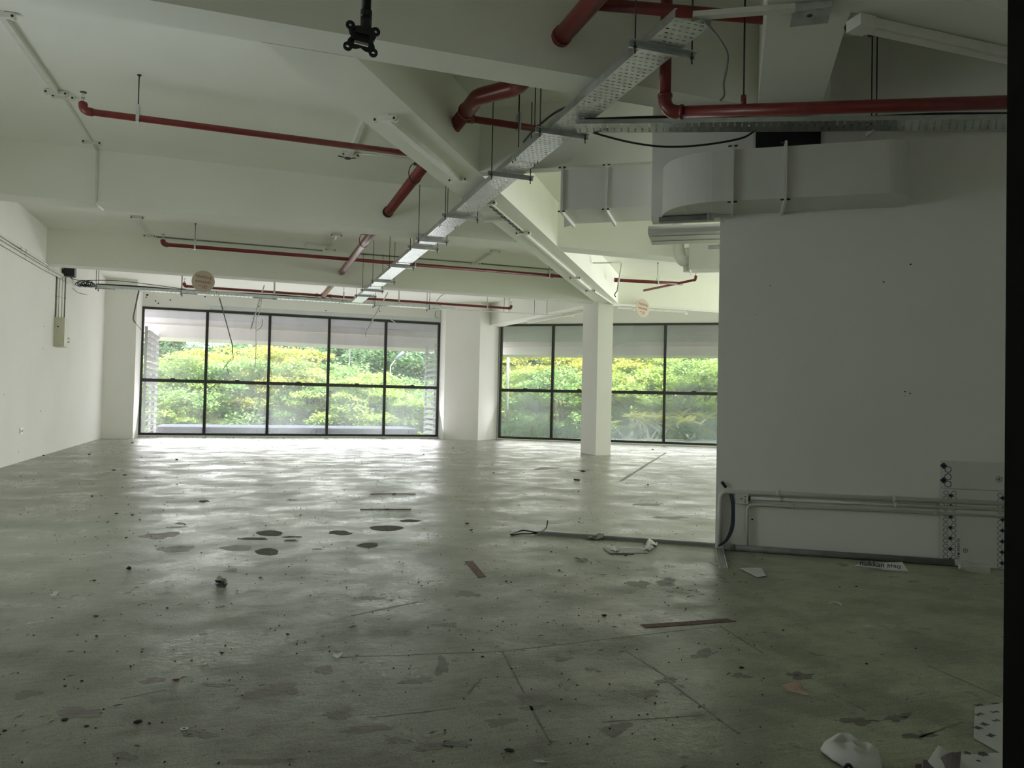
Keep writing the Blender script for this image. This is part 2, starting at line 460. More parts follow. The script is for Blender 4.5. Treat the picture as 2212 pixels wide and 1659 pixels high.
def rounded(w, h, r, k=4):
    out = []
    for cx, cy, a0 in ((w/2-r, h/2-r, 0), (-w/2+r, h/2-r, pi/2), (-w/2+r, -h/2+r, pi), (w/2-r, -h/2+r, 1.5*pi)):
        for i in range(k+1):
            a = a0+pi/2*i/k; out.append((cx+r*cos(a), cy+r*sin(a)))
    return out

def dup(root, shift=(0, 0, 0), label=None, group=None):
    """a copy of a thing and of its parts and sub-parts"""
    r = root.copy(); COL.objects.link(r); r.location = root.location + Vector(shift)
    if label: r['label'] = label
    if group: r['group'] = group
    for ch in root.children:
        c = ch.copy(); COL.objects.link(c); c.parent = r; c.matrix_parent_inverse = ch.matrix_parent_inverse.copy()
        for g in ch.children:
            d = g.copy(); COL.objects.link(d); d.parent = c; d.matrix_parent_inverse = g.matrix_parent_inverse.copy()
    return r
def text(body, size, m, parent, o, ax, ay, name='lettering', align='CENTER', ext=0.0004):
    """flat lettering on the plane through o spanned by ax (reading direction) and ay"""
    cu = bpy.data.curves.new(name, 'FONT'); cu.body = body; cu.size = size; cu.align_x = align; cu.align_y = 'CENTER'; cu.extrude = ext
    cu.resolution_u = 3; cu.offset = size*0.006
    cu.materials.append(MAT[m])
    tmp = bpy.data.objects.new(name, cu); COL.objects.link(tmp)
    bpy.context.view_layer.update()
    me = bpy.data.meshes.new_from_object(tmp.evaluated_get(bpy.context.evaluated_depsgraph_get()))
    bpy.data.objects.remove(tmp, do_unlink=True); bpy.data.curves.remove(cu)
    me.materials.clear(); me.materials.append(MAT[m])
    ob = bpy.data.objects.new(name, me); COL.objects.link(ob)
    az = ax.cross(ay)
    mm = Matrix.Identity(4)
    for i in range(3):
        mm[i][0] = ax[i]; mm[i][1] = ay[i]; mm[i][2] = az[i]; mm[i][3] = o[i]
    ob.parent = parent; ob.matrix_parent_inverse = parent_world(parent).inverted()
    ob.matrix_basis = mm
    return ob
# ------------------------------------------------------------------ the setting
XL = -2.97          # left wall
ZC, ZB = 3.55, 2.99  # slab, beam undersides
YW = 19.93          # glass of the left façade
NW = 19.65          # glass of the right façade
ND = 5.62           # face of the near right wall
T_END = 14.0

struct(MB().box((XL-0.25, -3.2, -0.2), (26.5, 20.1, 0.0)), 'floor', 'floor', origin=(0, 0, 0))
FLOOR = bpy.data.objects['floor']
struct(MB().box((XL-0.25, -3.2, ZC), (26.5, 23.2, ZC+0.25)), 'ceiling', 'slab')
CEIL = bpy.data.objects['ceiling']
# left wall with a window added out of view to brighten the near bays
struct(MB().box((XL-0.25, 6.3, 0), (XL, YW+0.15, ZC)).box((XL-0.25, -3.2, 0), (XL, 4.7, ZC)).box((XL-0.25, 4.7, 0), (XL, 6.3, 0.9)).box((XL-0.25, 4.7, 2.4), (XL, 6.3, ZC)), 'wall_left', 'paint')
struct(MB().box((XL, -3.2, 0), (14.0, -3.0, ZC)), 'wall_back', 'paint')
# side wall closing the near room on the right
struct(MB().rbox(-9.0, ND+0.2, 3.2, 3.4, 0, ZC), 'wall_right', 'paint')
struct(MB().rbox(ND, NW+0.2, T_END, T_END+0.2, 0, ZC), 'wall_far_right', 'paint')
# near right wall facing the camera, with its lintel over the passage
w = MB().rbox(ND, ND+0.14, -0.075, 3.3, 0, ZC)
struct(w, 'wall_near_right', 'paint')
struct(MB().rbox(ND, ND+0.14, -0.56, -0.075, 2.345, ZC), 'wall_over_passage', 'paint')
# piers and spandrels of the façade
PL = 18.95
pier = MB().box((XL, PL, 0), (-2.33, YW+0.15, ZC))
struct(pier, 'wall_pier_left', 'paint')
struct(MB().box((-2.33, YW-0.02, 3.06), (4.86, YW+0.15, ZC)), 'wall_over_window_left', 'paint')
# corner pier: polygon between the two façades
a = Vector((4.86, YW+0.15, 0)); b = Vector((4.88, YW-0.55, 0)); c = RT(NW-1.05, -6.12); d = RT(NW+0.15, -5.9); e = RT(NW+0.6, -6.2)
pp = [(a.x, a.y), (b.x, b.y), (c.x, c.y), (d.x, d.y), (e.x, e.y)]
struct(MB().prism(list(reversed(pp)), (0, 0, 0), UX, UY, UZ, ZC), 'wall_pier_corner', 'paint')
struct(MB().rbox(NW-0.02, NW+0.15, -5.9, 1.34, 3.07, ZC), 'wall_over_window_right', 'paint')
struct(MB().rbox(NW-0.9, NW+0.15, 1.34, 2.4, 0, ZC), 'wall_pier_right', 'paint')
struct(MB().rbox(NW-0.02, NW+0.15, 2.4, T_END, 3.07, ZC), 'wall_over_window_far', 'paint')
# beams
struct(MB().box((XL, 2.76, ZB), (6.2, 3.05, ZC)), 'ceiling_beam_entrance', 'slab')
struct(MB().box((XL, 4.24, ZB), (3.9, 4.51, ZC)), 'ceiling_beam_near', 'slab')
struct(MB().box((XL, 9.0, ZB), (12.5, 9.32, ZC)), 'ceiling_beam_middle', 'slab')
struct(MB().box((XL, 13.6, ZB), (15.5, 13.93, ZC)), 'ceiling_beam_far', 'slab')
dgl = []
for tt in (-2.55, -2.12):
    dgl.append(((4.505+tt*sin(TH))/cos(TH), tt))
dpoly = [(dgl[0][1], dgl[0][0]), (dgl[1][1], dgl[1][0]), (-2.12, 15.5), (-2.55, 15.5)]
struct(MB().prism(dpoly, UZ*(ZB-0.002), UT, UN, UZ, ZC-ZB), 'ceiling_beam_diagonal', 'slab')
struct(MB().rbox(6.30, 6.42, -2.12, 3.3, ZB+0.001, ZC), 'ceiling_beam_short', 'slab')
# beam from the column to the corner pier
a = Vector((6.68, 13.7, 0)); b = Vector((6.2, 19.4, 0)); dd = (b-a).normalized(); sd = dd.cross(UZ)
struct(MB().obox((a+b)/2+UZ*(ZB+ZC)/2, dd, sd, UZ, (b-a).length/2, 0.2, (ZC-ZB)/2-0.003), 'ceiling_beam_to_pier', 'slab')
# boxed beam over the near room
struct(MB().rbox(-3.0, 6.25, 0.16, 0.56, ZB+0.003, ZC), 'ceiling_beam_boxed', 'slab')
# column
struct(MB().box((6.47, 13.58, 0), (6.79, 14.29, ZB+0.02)), 'column', 'paint')
# threshold strip in front of the glazing
struct(MB().box((-2.33, YW-0.06, 0.0), (4.86, YW+0.1, 0.035)), 'trim_1', 'paint')
struct(MB().rbox(NW-0.06, NW+0.1, -5.9, 1.34, 0.0, 0.03), 'trim_2', 'paint')

# dark door post beside the photographer
p = at_n(2165, 800, 0.66)
tpost = p.dot(UT)
struct(MB().rbox(0.56, 0.66, tpost+0.002, tpost+0.3, 0, 2.3), 'door_1', 'darkpost')

# windows -----------------------------------------------------------------
def window(name, org, ux, uin, n, pitch, z0, z1, zt):
    """n bays along ux from org; uin points into the room; every pane and bar a child"""
    root = bpy.data.objects.new(name, None); COL.objects.link(root); root.location = org; root['kind'] = 'structure'
    org = Vector(org); L = n*pitch
    fw, fd = 0.055, 0.05
    f = MB()
    f.obox(org+ux*L/2+UZ*(z0+fw/2), ux, uin, UZ, L/2, fd, fw/2)
    f.obox(org+ux*L/2+UZ*(z1-fw/2), ux, uin, UZ, L/2, fd, fw/2)
    f.obox(org+ux*(fw/2)+UZ*(z0+z1)/2, ux, uin, UZ, fw/2, fd-0.001, (z1-z0)/2)
    f.obox(org+ux*(L-fw/2)+UZ*(z0+z1)/2, ux, uin, UZ, fw/2, fd-0.001, (z1-z0)/2)
    f.build('window_frame', 'frame', root)
    for i in range(1, n):
        m = MB(); x = org+ux*(i*pitch)
        m.obox(x+UZ*(z0+z1)/2, ux, uin, UZ, 0.032, fd+0.004, (z1-z0)/2-0.05)
        m.obox(x+uin*0.06+UZ*(z0+z1)/2, ux, uin, UZ, 0.016, 0.012, (z1-z0)/2-0.05)
        m.build('mullion', 'frame', root)
    for i in range(n):
        a = org+ux*(i*pitch+0.035); b = org+ux*((i+1)*pitch-0.035)
        m = MB()
        m.obox((a+b)/2+UZ*zt, ux, uin, UZ, (pitch-0.07)/2, fd-0.004, 0.038)
        m.obox((a+b)/2+uin*0.055+UZ*(zt+0.02), ux, uin, UZ, (pitch-0.07)/2, 0.012, 0.008)
        m.obox((a+b)/2+uin*0.06+UZ*(zt+0.048), ux, uin, UZ, 0.05, 0.012, 0.012)
        m.build('transom', 'frame', root)
        # inner sash edge
        for zz0, zz1 in ((z0+fw, zt-0.038), (zt+0.038, z1-fw)):
            g = MB().obox((a+b)/2+UZ*(zz0+zz1)/2, ux, uin, UZ, (pitch-0.055)/2, 0.003, (zz1-zz0)/2+0.004)
            g.build('pane', 'glass', root)
    return root
WIN1 = window('window_1', Vector((-2.34, YW, 0)), UX, -UY, 5, 1.44, 0.035, 3.06, 1.33)
WIN2 = window('window_2', RT(NW, -5.885), UT, -UN, 5, 1.445, 0.03, 3.07, 1.31)
WIN_FILL = window('window_fill_added', Vector((XL-0.12, 4.7, 0)), UY, UX, 1, 1.6, 0.9, 2.4, 1.75)  # added unseen window, lets in fill light for the near bays
WIN3 = window('window_3', RT(NW, 2.4), UT, -UN, 7, 1.6, 0.03, 3.07, 1.31)
# ------------------------------------------------------------------ outside
GZ = -1.2
struct(MB().box((-60, 19.0, GZ-0.3), (90, 140, GZ)), 'ground', 'yard')
# left balcony: soffit, edge beam, ledge
struct(MB().box((-9.0, YW+0.15, 3.08), (5.5, 22.8, 3.4)), 'roof_soffit_left', 'soffit')
def fascia(name, o, ux, uo, L, zs, zm, zb, dep):
    root = bpy.data.objects.new(name, None); COL.objects.link(root); root.location = o; root['kind'] = 'structure'
    MB().obox(o+ux*L/2+uo*0.12+UZ*(zm+zs+0.3)/2, ux, uo, UZ, L/2, 0.10, (zs+0.3-zm)/2).build('upper_beam', 'fascia', root)
    MB().obox(o+ux*L/2+uo*(dep/2)+UZ*(zm+zb)/2, ux, uo, UZ, L/2, dep/2, (zm-zb)/2).build('lower_beam', 'fascia', root)
    MB().obox(o+ux*L/2-uo*0.02+UZ*(zm+0.01), ux, uo, UZ, L/2, 0.03, 0.014).build('drip_rail', 'fascia', root)
fascia('roof_edge_left', Vector((-9.1, 22.8, 0)), UX, UY, 14.8, 3.08, 2.88, 2.56, 1.7)
struct(MB().box((-2.7, YW+0.15, -0.45), (5.2, 23.3, -0.15)), 'floor_balcony', 'fascia')
# ledge with its upright legs
led = bpy.data.objects.new('ledge_wall', None); COL.objects.link(led); led.location = (1.0, 23.2, -0.15); led['kind'] = 'structure'
MB().box((-2.3, 22.9, 0.085), (5.0, 25.2, 0.115)).build('coping', 'bluegrey', led)
MB().box((-2.3, 23.05, -0.45), (5.0, 23.25, 0.085)).build('wall_face', 'mauve', led)
for px in (450, 555, 673, 683, 785, 884, 892):
    q = at_y(px, 935, 22.98)
    MB().box((q.x-0.025, 22.95, -0.40), (q.x+0.025, 23.0, 0.085)).build('post', 'frame', led)
# right façade overhang
struct(MB().rbox(NW+0.15, 25.5, -7.7, T_END, 3.08, 3.42), 'roof_soffit_right', 'soffit')
fascia('roof_edge_right', RT(25.5, -9.0), UT, UN, 24, 3.08, 2.92, 2.63, 1.5)
# louvre screens at the two ends of the balcony
def louvre(x, y0, y1, label, group):
    r = thing('louver_screen', label, 'louver', (x, (y0+y1)/2, -0.15), group)
    MB().box((x-0.03, y0, -0.15), (x+0.03, y0+0.05, 2.62)).build('post', 'louver', r)
    MB().box((x-0.03, y1-0.05, -0.15), (x+0.03, y1, 2.62)).build('post', 'louver', r)
    MB().box((x-0.025, (y0+y1)/2-0.02, -0.15), (x+0.025, (y0+y1)/2+0.02, 2.62)).build('post', 'louver', r)
    n = 17
    for i in range(n):
        z = 0.06+i*0.152
        m = MB()
        m.obox(((x), (y0+y1)/2, z), UY, (UX*cos(0.5)+UZ*sin(0.5)), (UZ*cos(0.5)-UX*sin(0.5)), (y1-y0)/2-0.05, 0.075, 0.008)
        m.build('slat', 'louver', r)
    return r
louvre(-2.26, 20.15, 22.75, 'slatted louvre screen outside the leftmost window pane', 'balcony louvre screens')
louvre(5.12, 20.3, 22.6, 'slatted louvre screen outside beside the wide pier', 'balcony louvre screens')
# ------------------------------------------------------------------ cable trays
def tray_bed(mb, a0, a1, b0, b1, rows, cols, stag=True, along=0.24, across=0.52):
    """perforated strip between edge a0-a1 and edge b0-b1; every slot is a real hole"""
    for i in range(rows):
        u0, u1 = i/rows, (i+1)/rows
        L0, L1 = a0.lerp(a1, u0), a0.lerp(a1, u1); R0, R1 = b0.lerp(b1, u0), b0.lerp(b1, u1)
        def P(s, t): return L0.lerp(L1, s).lerp(R0.lerp(R1, s), t)
        cuts = []
        sh = 0.5 if (stag and i % 2) else 0.0
        w = 1.0/(cols+0.5)
        for k in range(cols):
            c = (k+0.5+sh)*w
            cuts.append((c-w*across/2, c+w*across/2))
        s0, s1 = 0.5-along/2, 0.5+along/2
        mb.add([P(0, 0), P(0, 1), P(s0, 1), P(s0, 0)], [(0, 1, 2, 3)])
        mb.add([P(s1, 0), P(s1, 1), P(1, 1), P(1, 0)], [(0, 1, 2, 3)])
        t = 0.0
        for c0, c1 in cuts:
            mb.add([P(s0, t), P(s0, c0), P(s1, c0), P(s1, t)], [(0, 1, 2, 3)]); t = c1
        mb.add([P(s0, t), P(s0, 1), P(s1, 1), P(s1, t)], [(0, 1, 2, 3)])
def make_tray(name, label, a0, a1, b0, b1, pitch, cols, seg, rail=0.05, jitter=0.004, stag=True):
    a0, a1, b0, b1 = Vector(a0), Vector(a1), Vector(b0), Vector(b1)
    r = thing(name, label, 'cable tray', (a0+b0)/2)
    L = (a1-a0).length; n = max(1, round(L/seg)); d = (a1-a0).normalized(); s = (b0-a0).normalized()
    for i in range(n):
        u0, u1 = i/n, (i+1)/n-0.002
        e = Vector((0, 0, RND.uniform(-jitter, jitter))); e2 = Vector((0, 0, RND.uniform(-jitter, jitter)))
        mb = MB(); p0, p1 = a0.lerp(a1, u0)+e, a0.lerp(a1, u1)+e2; q0, q1 = b0.lerp(b1, u0)+e, b0.lerp(b1, u1)+e2
        tray_bed(mb, p0, p1, q0, q1, max(2, int((p1-p0).length/pitch)), cols, stag)
        mb.build('tray_bed', 'galv', r)
        for x0, x1, sg in ((p0, p1, -1), (q0, q1, 1)):
            m = MB(); m.bar(x0+UZ*rail/2+s*(sg*0.002), x1+UZ*rail/2+s*(sg*0.002), 0.002, rail)
            m.bar(x0+UZ*rail-s*(sg*0.005), x1+UZ*rail-s*(sg*0.005), 0.012, 0.002)
            m.build('side_rail', 'galv', r)
        if i:
            for m_ in (p0.lerp(q0, 0.04), p0.lerp(q0, 0.96)):
                for k in (-0.05, 0.02):
                    MB().cyl(m_+d*k-UZ*0.012, m_+d*k+UZ*0.006, 0.005, 6).build('screw', 'rod', r)
    return r
T1Z = 2.92
T1 = make_tray('cable_tray', 'long perforated steel cable tray running from the doorway end to the far windows',
               (1.962, 3.30, T1Z), (1.962, 15.56, T1Z), (2.165, 3.30, T1Z), (2.165, 15.56, T1Z), 0.042, 5, 2.45)
# tray along the far windows
T2 = make_tray('cable_tray', 'perforated cable tray carrying black cable across the hall before the far windows',
               (-2.90, 15.62, T1Z), (4.15, 15.62, T1Z), (-2.90, 15.80, T1Z), (4.15, 15.80, T1Z), 0.075, 4, 2.35)
# branch over the right hand wall
zb = 2.87
A0, A1 = at_z(1243, 268, zb), at_z(2230, 256, zb)
B0 = at_n(1247, 287, (at_z(1243, 268, zb)).dot(UN)+0.15); B1 = at_n(2228, 281, 5.585)
T3 = make_tray('cable_tray', 'short branch tray with black and blue cables over the right hand duct', A0, A1, B0, B1, 0.046, 6, 3.0, rail=0.03, jitter=0.0, stag=False)
# trapeze hangers: a channel with two threaded rods up to the slab
ORD = ['first', 'second', 'third', 'fourth', 'fifth', 'sixth', 'seventh', 'eighth', 'ninth', 'tenth']
def hanger(label, group, a, b, top=ZC, ch=0.03):
    a, b = Vector(a), Vector(b)
    r = thing('tray_hanger', label, 'hanger', (a+b)/2, group)
    d = (b-a).normalized()
    m = MB(); m.bar(a, b, 0.004, ch); m.bar(a+UZ*ch/2-Vector((0, 0.018, 0)), b+UZ*ch/2-Vector((0, 0.018, 0)), 0.036, 0.004)
    m.bar(a-UZ*(ch/2)-Vector((0, 0.006, 0)), b-UZ*(ch/2)-Vector((0, 0.006, 0)), 0.012, 0.003)
    m.build('channel', 'galv', r)
    for q in (a+d*0.03, b-d*0.03):
        q = q-Vector((0, 0.018, 0))
        rr = MB().cyl(q-UZ*0.05, Vector((q.x, q.y, top)), 0.0042, 6).build('rod', 'rod', r)
        MB().cyl(q-UZ*0.022, q-UZ*0.010, 0.010, 6).build('nut', 'rod', rr)
    return r
for i, (y, top) in enumerate([(3.60, ZC), (4.98, ZC), (6.09, ZC), (7.66, ZC), (8.94, ZC), (9.42, ZC), (10.88, ZC), (12.38, ZC), (13.52, ZC), (14.30, ZC)]):
    hanger('%s trapeze hanger from the doorway end under the long cable tray' % ORD[i], 'hangers of the long cable tray', (1.86, y, T1Z-0.021), (2.265, y, T1Z-0.021), top)
# loose rods that hold nothing, right of the long tray
for i, (px, py0, py1, y) in enumerate([(1120, 196, 318, 5.6), (1155, 190, 275, 5.2)]):
    p = at_y(px, py1, y)
    tag(MB().cyl(p, Vector((p.x, p.y, ZC)), 0.004, 6).build('threaded_rod', 'rod'), ['thin threaded rod hanging between the red elbow and the long tray', 'thin threaded rod hanging just left of the long tray junction'][i], 'rod', 'loose threaded rods')
for i, (x0, x1) in enumerate([(-2.62, -2.30), (-1.2, -0.9), (0.10, 0.55), (2.42, 2.72), (3.55, 3.80)]):
    r = thing('tray_hanger', '%s hanger from the left wall of the tray before the far windows' % ORD[i], 'hanger', (x0, 15.71, T1Z), 'hangers of the far tray')
    MB().bar((x0, 15.71, T1Z-0.012), (x1, 15.71, T1Z-0.012), 0.035, 0.018).build('channel', 'galv', r)
    if i in (2,):
        MB().bar((x1-0.06, 15.71, T1Z-0.02), (x1-0.06, 15.71, ZC), 0.035, 0.035, up=UY).build('strut', 'plastic', r)
    else:
        for y in (15.60, 15.83):
            MB().cyl((x0+0.02, y, T1Z-0.03), (x0+0.02, y, ZC), 0.005, 6).build('rod', 'rod', r)
            MB().cyl((x0+0.02, y, T1Z-0.05), (x0+0.02, y, T1Z-0.02), 0.010, 6).build('nut', 'rod', r)
# thin strut that carries on towards the corner pier
st = thing('hanging_strut', 'thin pale strut hung on rods between the far tray and the corner pier', 'strut', (5.4, 15.75, 2.93))
MB().bar((4.2, 15.74, 2.93), (6.9, 15.74, 2.95), 0.03, 0.02).build('channel', 'plastic', st)
for x in (5.25, 5.36, 5.95, 6.25):
    MB().cyl((x, 15.74, 2.92), (x, 15.74, ZC), 0.0045, 6).build('rod', 'rod', st)
# T3 hanger at its right end, set across the tray
p = at_z(1893, 272, 2.862); q = at_z(1868, 297, 2.80)
hh = thing('tray_hanger', 'pale hanger crossing the branch tray above the right hand duct', 'hanger', p, 'hangers of the branch tray')
q = p.lerp(q, 0.86)
MB().bar(p-UZ*0.012, q, 0.03, 0.02).build('channel', 'plastic', hh)
for s_, px in ((p, 1890), (p+Vector((-0.07, -0.03, 0)), 1872)):
    MB().cyl(s_-UZ*0.01, Vector((s_.x, s_.y, ZC)), 0.004, 6).build('rod', 'rod', hh)
# cables lying in and hanging from the trays
def cable(label, pts, r=0.006, m='blackcable', k=8, name='cable'):
    return tag(MB().tube(curve_pts(pts, k), r, 6).build(name, m), label, 'cable')
n0, n1 = A0.lerp(B0, 0.25), A1.lerp(B1, 0.25)
up = UZ*0.05
cable('black cable lying along the branch tray above the duct', [n0.lerp(n1, u)+UZ*(0.045+0.012*sin(u*9)) for u in (0.02, 0.2, 0.34, 0.5, 0.66, 0.8, 0.98)], 0.009)
g0, g1 = at_n(1268, 289, 5.18), at_n(1635, 291, 5.35)
cable('black cable sagging below the branch tray', [at_n(1262, 285, 5.19)+UZ*0.02, at_n(1300, 292, 5.19), at_n(1370, 309, 5.23), at_n(1440, 317, 5.25), at_n(1520, 313, 5.28), at_n(1600, 299, 5.33), at_n(1632, 288, 5.34)+UZ*0.02], 0.007)
cable('blue cable sagging over the edge of the branch tray', [at_n(1705, 266, 5.40), at_n(1740, 271, 5.385), at_n(1785, 276, 5.385), at_n(1830, 271, 5.41), at_n(1880, 263, 5.44)], 0.006, 'bluecable')
w = [at_n(1518, 42, 3.86), at_n(1545, 72, 3.9), at_n(1570, 112, 3.9), at_n(1570, 145, 3.9), at_n(1563, 180, 3.9), at_n(1564, 205, 3.9), at_n(1556, 218, 3.9)]
cable('grey twin cable hanging loose from the near end of the long tray', w, 0.006, 'greyplastic')
cable('black cable crossing beside the long tray near its junction', [Vector((1.93, 5.42, 2.96)), Vector((1.95, 5.15, 3.0)), Vector((2.02, 4.85, 3.03)), Vector((2.2, 4.56, 3.02)), Vector((2.23, 4.53, 2.96))][:4], 0.008)
cable('black cable bundle lying along the far tray', [Vector((x, 15.66, 2.975+0.01*sin(x*2.3))) for x in (-2.6, -2.0, -1.2, -0.4, 0.4, 1.2, 1.9)], 0.014)
cable('thin black cable looping above the left end of the far tray', [Vector((-2.86, 15.6, 3.02)), Vector((-2.3, 15.62, 3.06)), Vector((-1.7, 15.62, 3.03)), Vector((-1.1, 15.63, 2.985))], 0.006)
# tangle at the left end
tg = MB()
for i in range(7):
    c = Vector((-2.86+0.03*i, 15.52, 2.965+0.012*(i % 3)))
    pts = [c+Vector((0.055*cos(a)*(1+0.06*i), -0.02*sin(a*2), 0.04*sin(a)-0.02)) for a in [j*pi/5 for j in range(11)]]
    tg.tube(curve_pts(pts, 4), 0.007, 5)
tag(tg.build('cable_coil', 'blackcable'), 'tangle of black cables coiled at the left end of the far tray', 'cable')
cable('grey wire dangling below the left end of the far tray', [at_y(156, 622, 15.6), at_y(168, 632, 15.6), at_y(180, 635, 15.6), at_y(188, 637, 15.6)], 0.005, 'greyplastic')

# ------------------------------------------------------------------ red sprinkler pipes
ZP = 3.2
def collar(mb, c, d, r, w=0.03):
    d = d.normalized(); mb.tube([c-d*w/2, c+d*w/2], r, 12); return mb
main = thing('fire_main', 'thick dark red sprinkler main passing straight through the ceiling beams', 'pipe', (1.6, 4, ZP))
pm = [(1.74, -1.0, ZP), (1.735, 4.72, ZP), (1.735, 5.02, ZP), (1.53, 5.30, ZP), (1.53, 5.62, ZP), (1.53, 9.0, ZP), (1.54, 16.9, ZP)]
pm = [Vector(p) for p in pm]
MB().tube([pm[0], pm[1]], 0.056, 16).build('pipe_run', 'red', main)
MB().tube([pm[1], *bend(pm[1], pm[2], pm[3], 0.05), *bend(pm[2], pm[3], pm[4], 0.05), pm[4]], 0.060, 16).build('offset_bend', 'red', main)
MB().tube([pm[4], pm[6]], 0.054, 16).build('pipe_run', 'red', main)
for c in (pm[1]+UY*0.04, pm[4]-UY*0.03):
    collar(MB(), c, UY, 0.066, 0.035).build('coupling', 'red', main)
MB().tube([(1.53, 8.94, ZP), (1.53, 9.0, ZP)], 0.062, 14).build('sleeve', 'black', main)
MB().tube([(1.54, 16.82, ZP), (1.54, 16.95, ZP)], 0.062, 14).build('end_cap', 'red', main)
MB().tube([(1.735, 4.20, ZP), (1.735, 4.242, ZP)], 0.061, 14).build('sleeve', 'red', main)
def clevis(label, group, p, r, top=ZC, m='galv'):
    """rod and clip that carries a pipe"""
    p = Vector(p)
    t = thing('pipe_hanger', label, 'hanger', p, group)
    rod = MB().cyl(p+UZ*(r+0.07), Vector((p.x, p.y, top)), 0.0045, 6).build('rod', 'rod', t)
    c = MB(); c.box(p+Vector((-0.012, -r-0.004, -r-0.004)), p+Vector((0.012, -r, r+0.055))); c.box(p+Vector((-0.012, r, -r-0.004)), p+Vector((0.012, r+0.004, r+0.055)))
    c.box(p+Vector((-0.012, -r-0.004, r+0.055)), p+Vector((0.012, r+0.004, r+0.075))); c.box(p+Vector((-0.012, -r-0.004, -r-0.008)), p+Vector((0.012, r+0.004, -r-0.003)))
    c.build('clip', m, t)
    MB().cyl(Vector((p.x, p.y, top-0.008)), Vector((p.x, p.y, top)), 0.016, 8).build('anchor', 'rod', t)
    return t
def sprinkler_head(p, parent):
    p = Vector(p)
    h = MB().cyl(p, p+UZ*0.035, 0.013, 8).build('sprinkler_head', 'galv', parent)
    m = MB(); m.bar(p+Vector((-0.012, 0, 0.03)), p+Vector((-0.004, 0, 0.075)), 0.005, 0.005, up=UY); m.bar(p+Vector((0.012, 0, 0.03)), p+Vector((0.004, 0, 0.075)), 0.005, 0.005, up=UY)
    m.build('frame_arm', 'galv', h)
    MB().cyl(p+UZ*0.075, p+UZ*0.08, 0.024, 10).build('deflector', 'rod', h)
def branch(label, a, b, r, head_at_a=True, head_at_b=False, mids=()):
    a, b = Vector(a), Vector(b); d = (b-a).normalized()
    t = thing('sprinkler_pipe', label, 'pipe', a)
    pts = [a, b]
    if head_at_a: pts = bend(a+UZ*0.09, a, b, 0.045)+[b]; pts = [a+UZ*0.07]+pts
    if head_at_b: pts = pts[:-1]+bend(a, b, b+UZ*0.09, 0.045)+[b+UZ*0.07]
    MB().tube(pts, r, 12).build('pipe_run', 'red', t)
    if head_at_a:
        MB().tube([a+UZ*0.062]+bend(a+UZ*0.09, a, b, 0.05)+[a+d*0.07], r*1.25, 12).build('elbow', 'red', t); sprinkler_head(a+UZ*0.07, t)
    if head_at_b:
        MB().tube([b-d*0.07]+bend(a, b, b+UZ*0.09, 0.05)+[b+UZ*0.062], r*1.25, 12).build('elbow', 'red', t); sprinkler_head(b+UZ*0.07, t)
    for u in mids:
        collar(MB(), a.lerp(b, u), d, r*1.3, 0.07).build('coupling', 'red', t)
    return t
branch('red sprinkler branch across the first ceiling bay, open head at its left end', (-1.257, 6.74, ZP), (1.50, 6.76, ZP), 0.027)
clevis('hanger near the left end of the first bay sprinkler branch', 'sprinkler hangers', (-0.868, 6.743, ZP), 0.027)
branch('short red branch from the kinked main towards the long cable tray', (1.55, 5.735, ZP), (2.25, 5.735, ZP), 0.027, False, False, (0.06,))
clevis('hanger on the short red branch beside the long cable tray', 'sprinkler hangers', (2.0, 5.735, ZP), 0.027)
branch('red sprinkler branch across the second ceiling bay', (-1.195, 12.30, ZP), (5.35, 12.31, ZP), 0.030, True, False, (0.42, 0.94))
for i, px in enumerate((420, 897, 1187)):
    q = at_y(px, 560, 12.30)
    clevis('%s hanger from the left on the second bay sprinkler branch' % ORD[i], 'sprinkler hangers', (q.x, 12.303, ZP), 0.030)
branch('red sprinkler branch across the last bay before the far windows', (-1.217, 16.84, ZP), (5.86, 17.05, ZP), 0.028, True, True, (0.37, 0.41))
for i, px in enumerate((742, 1055)):
    q = at_y(px, 650, 16.95)
    clevis('%s hanger from the left on the last bay sprinkler branch' % ORD[i], 'sprinkler hangers', (q.x, 16.84+0.21*(q.x+1.217)/7.08, ZP), 0.028)
branch('short red sprinkler pipe hung right of the diagonal beam', (5.42, 9.50, ZP), (4.24, 9.56, ZP), 0.030, True, False, (0.78,))
clevis('hanger on the short red pipe right of the diagonal beam', 'sprinkler hangers', (5.03, 9.52, ZP), 0.030)
b5 = branch('red sprinkler pipe with a slanting arm hung above the round price sign', (6.16, 12.22, ZP), (7.40, 12.05, ZP), 0.030, False, False, (0.0,))
MB().tube([(7.20, 13.10, ZP), (7.36, 11.62, ZP)], 0.022, 10).build('slanting_arm', 'red', b5)
MB().tube([(7.36, 11.62, ZP)]+bend((7.36, 12, ZP), (7.365, 11.56, ZP), (7.365, 11.56, ZP+0.1), 0.04)+[(7.365, 11.56, ZP+0.07)], 0.026, 10).build('elbow', 'red', b5)
sprinkler_head((7.365, 11.56, ZP+0.07), b5)
clevis('hanger on the red pipe above the round price sign', 'sprinkler hangers', (6.93, 12.115, ZP), 0.030)
# hangers on the main: looped rods
for i, (y, lab) in enumerate([(7.45, 'pear shaped loop hanger on the thick main before the second beam'), (10.9, 'pear shaped loop hanger on the thick main in the second bay')]):
    t = thing('pipe_hanger', lab, 'hanger', (1.53, y, ZP), 'loop hangers of the main')
    MB().cyl((1.53, y, ZP+0.13), (1.53, y, ZC), 0.0045, 6).build('rod', 'rod', t)
    lp = [Vector((1.53+0.066*sin(a), y, ZP+0.035-0.10*cos(a))) for a in [j*2*pi/16 for j in range(17)]]
    MB().tube(lp, 0.005, 6, caps=False).build('loop', 'rod', t)
    MB().box((1.515, y-0.012, ZP+0.115), (1.545, y+0.012, ZP+0.145)).build('nut', 'rod', t)
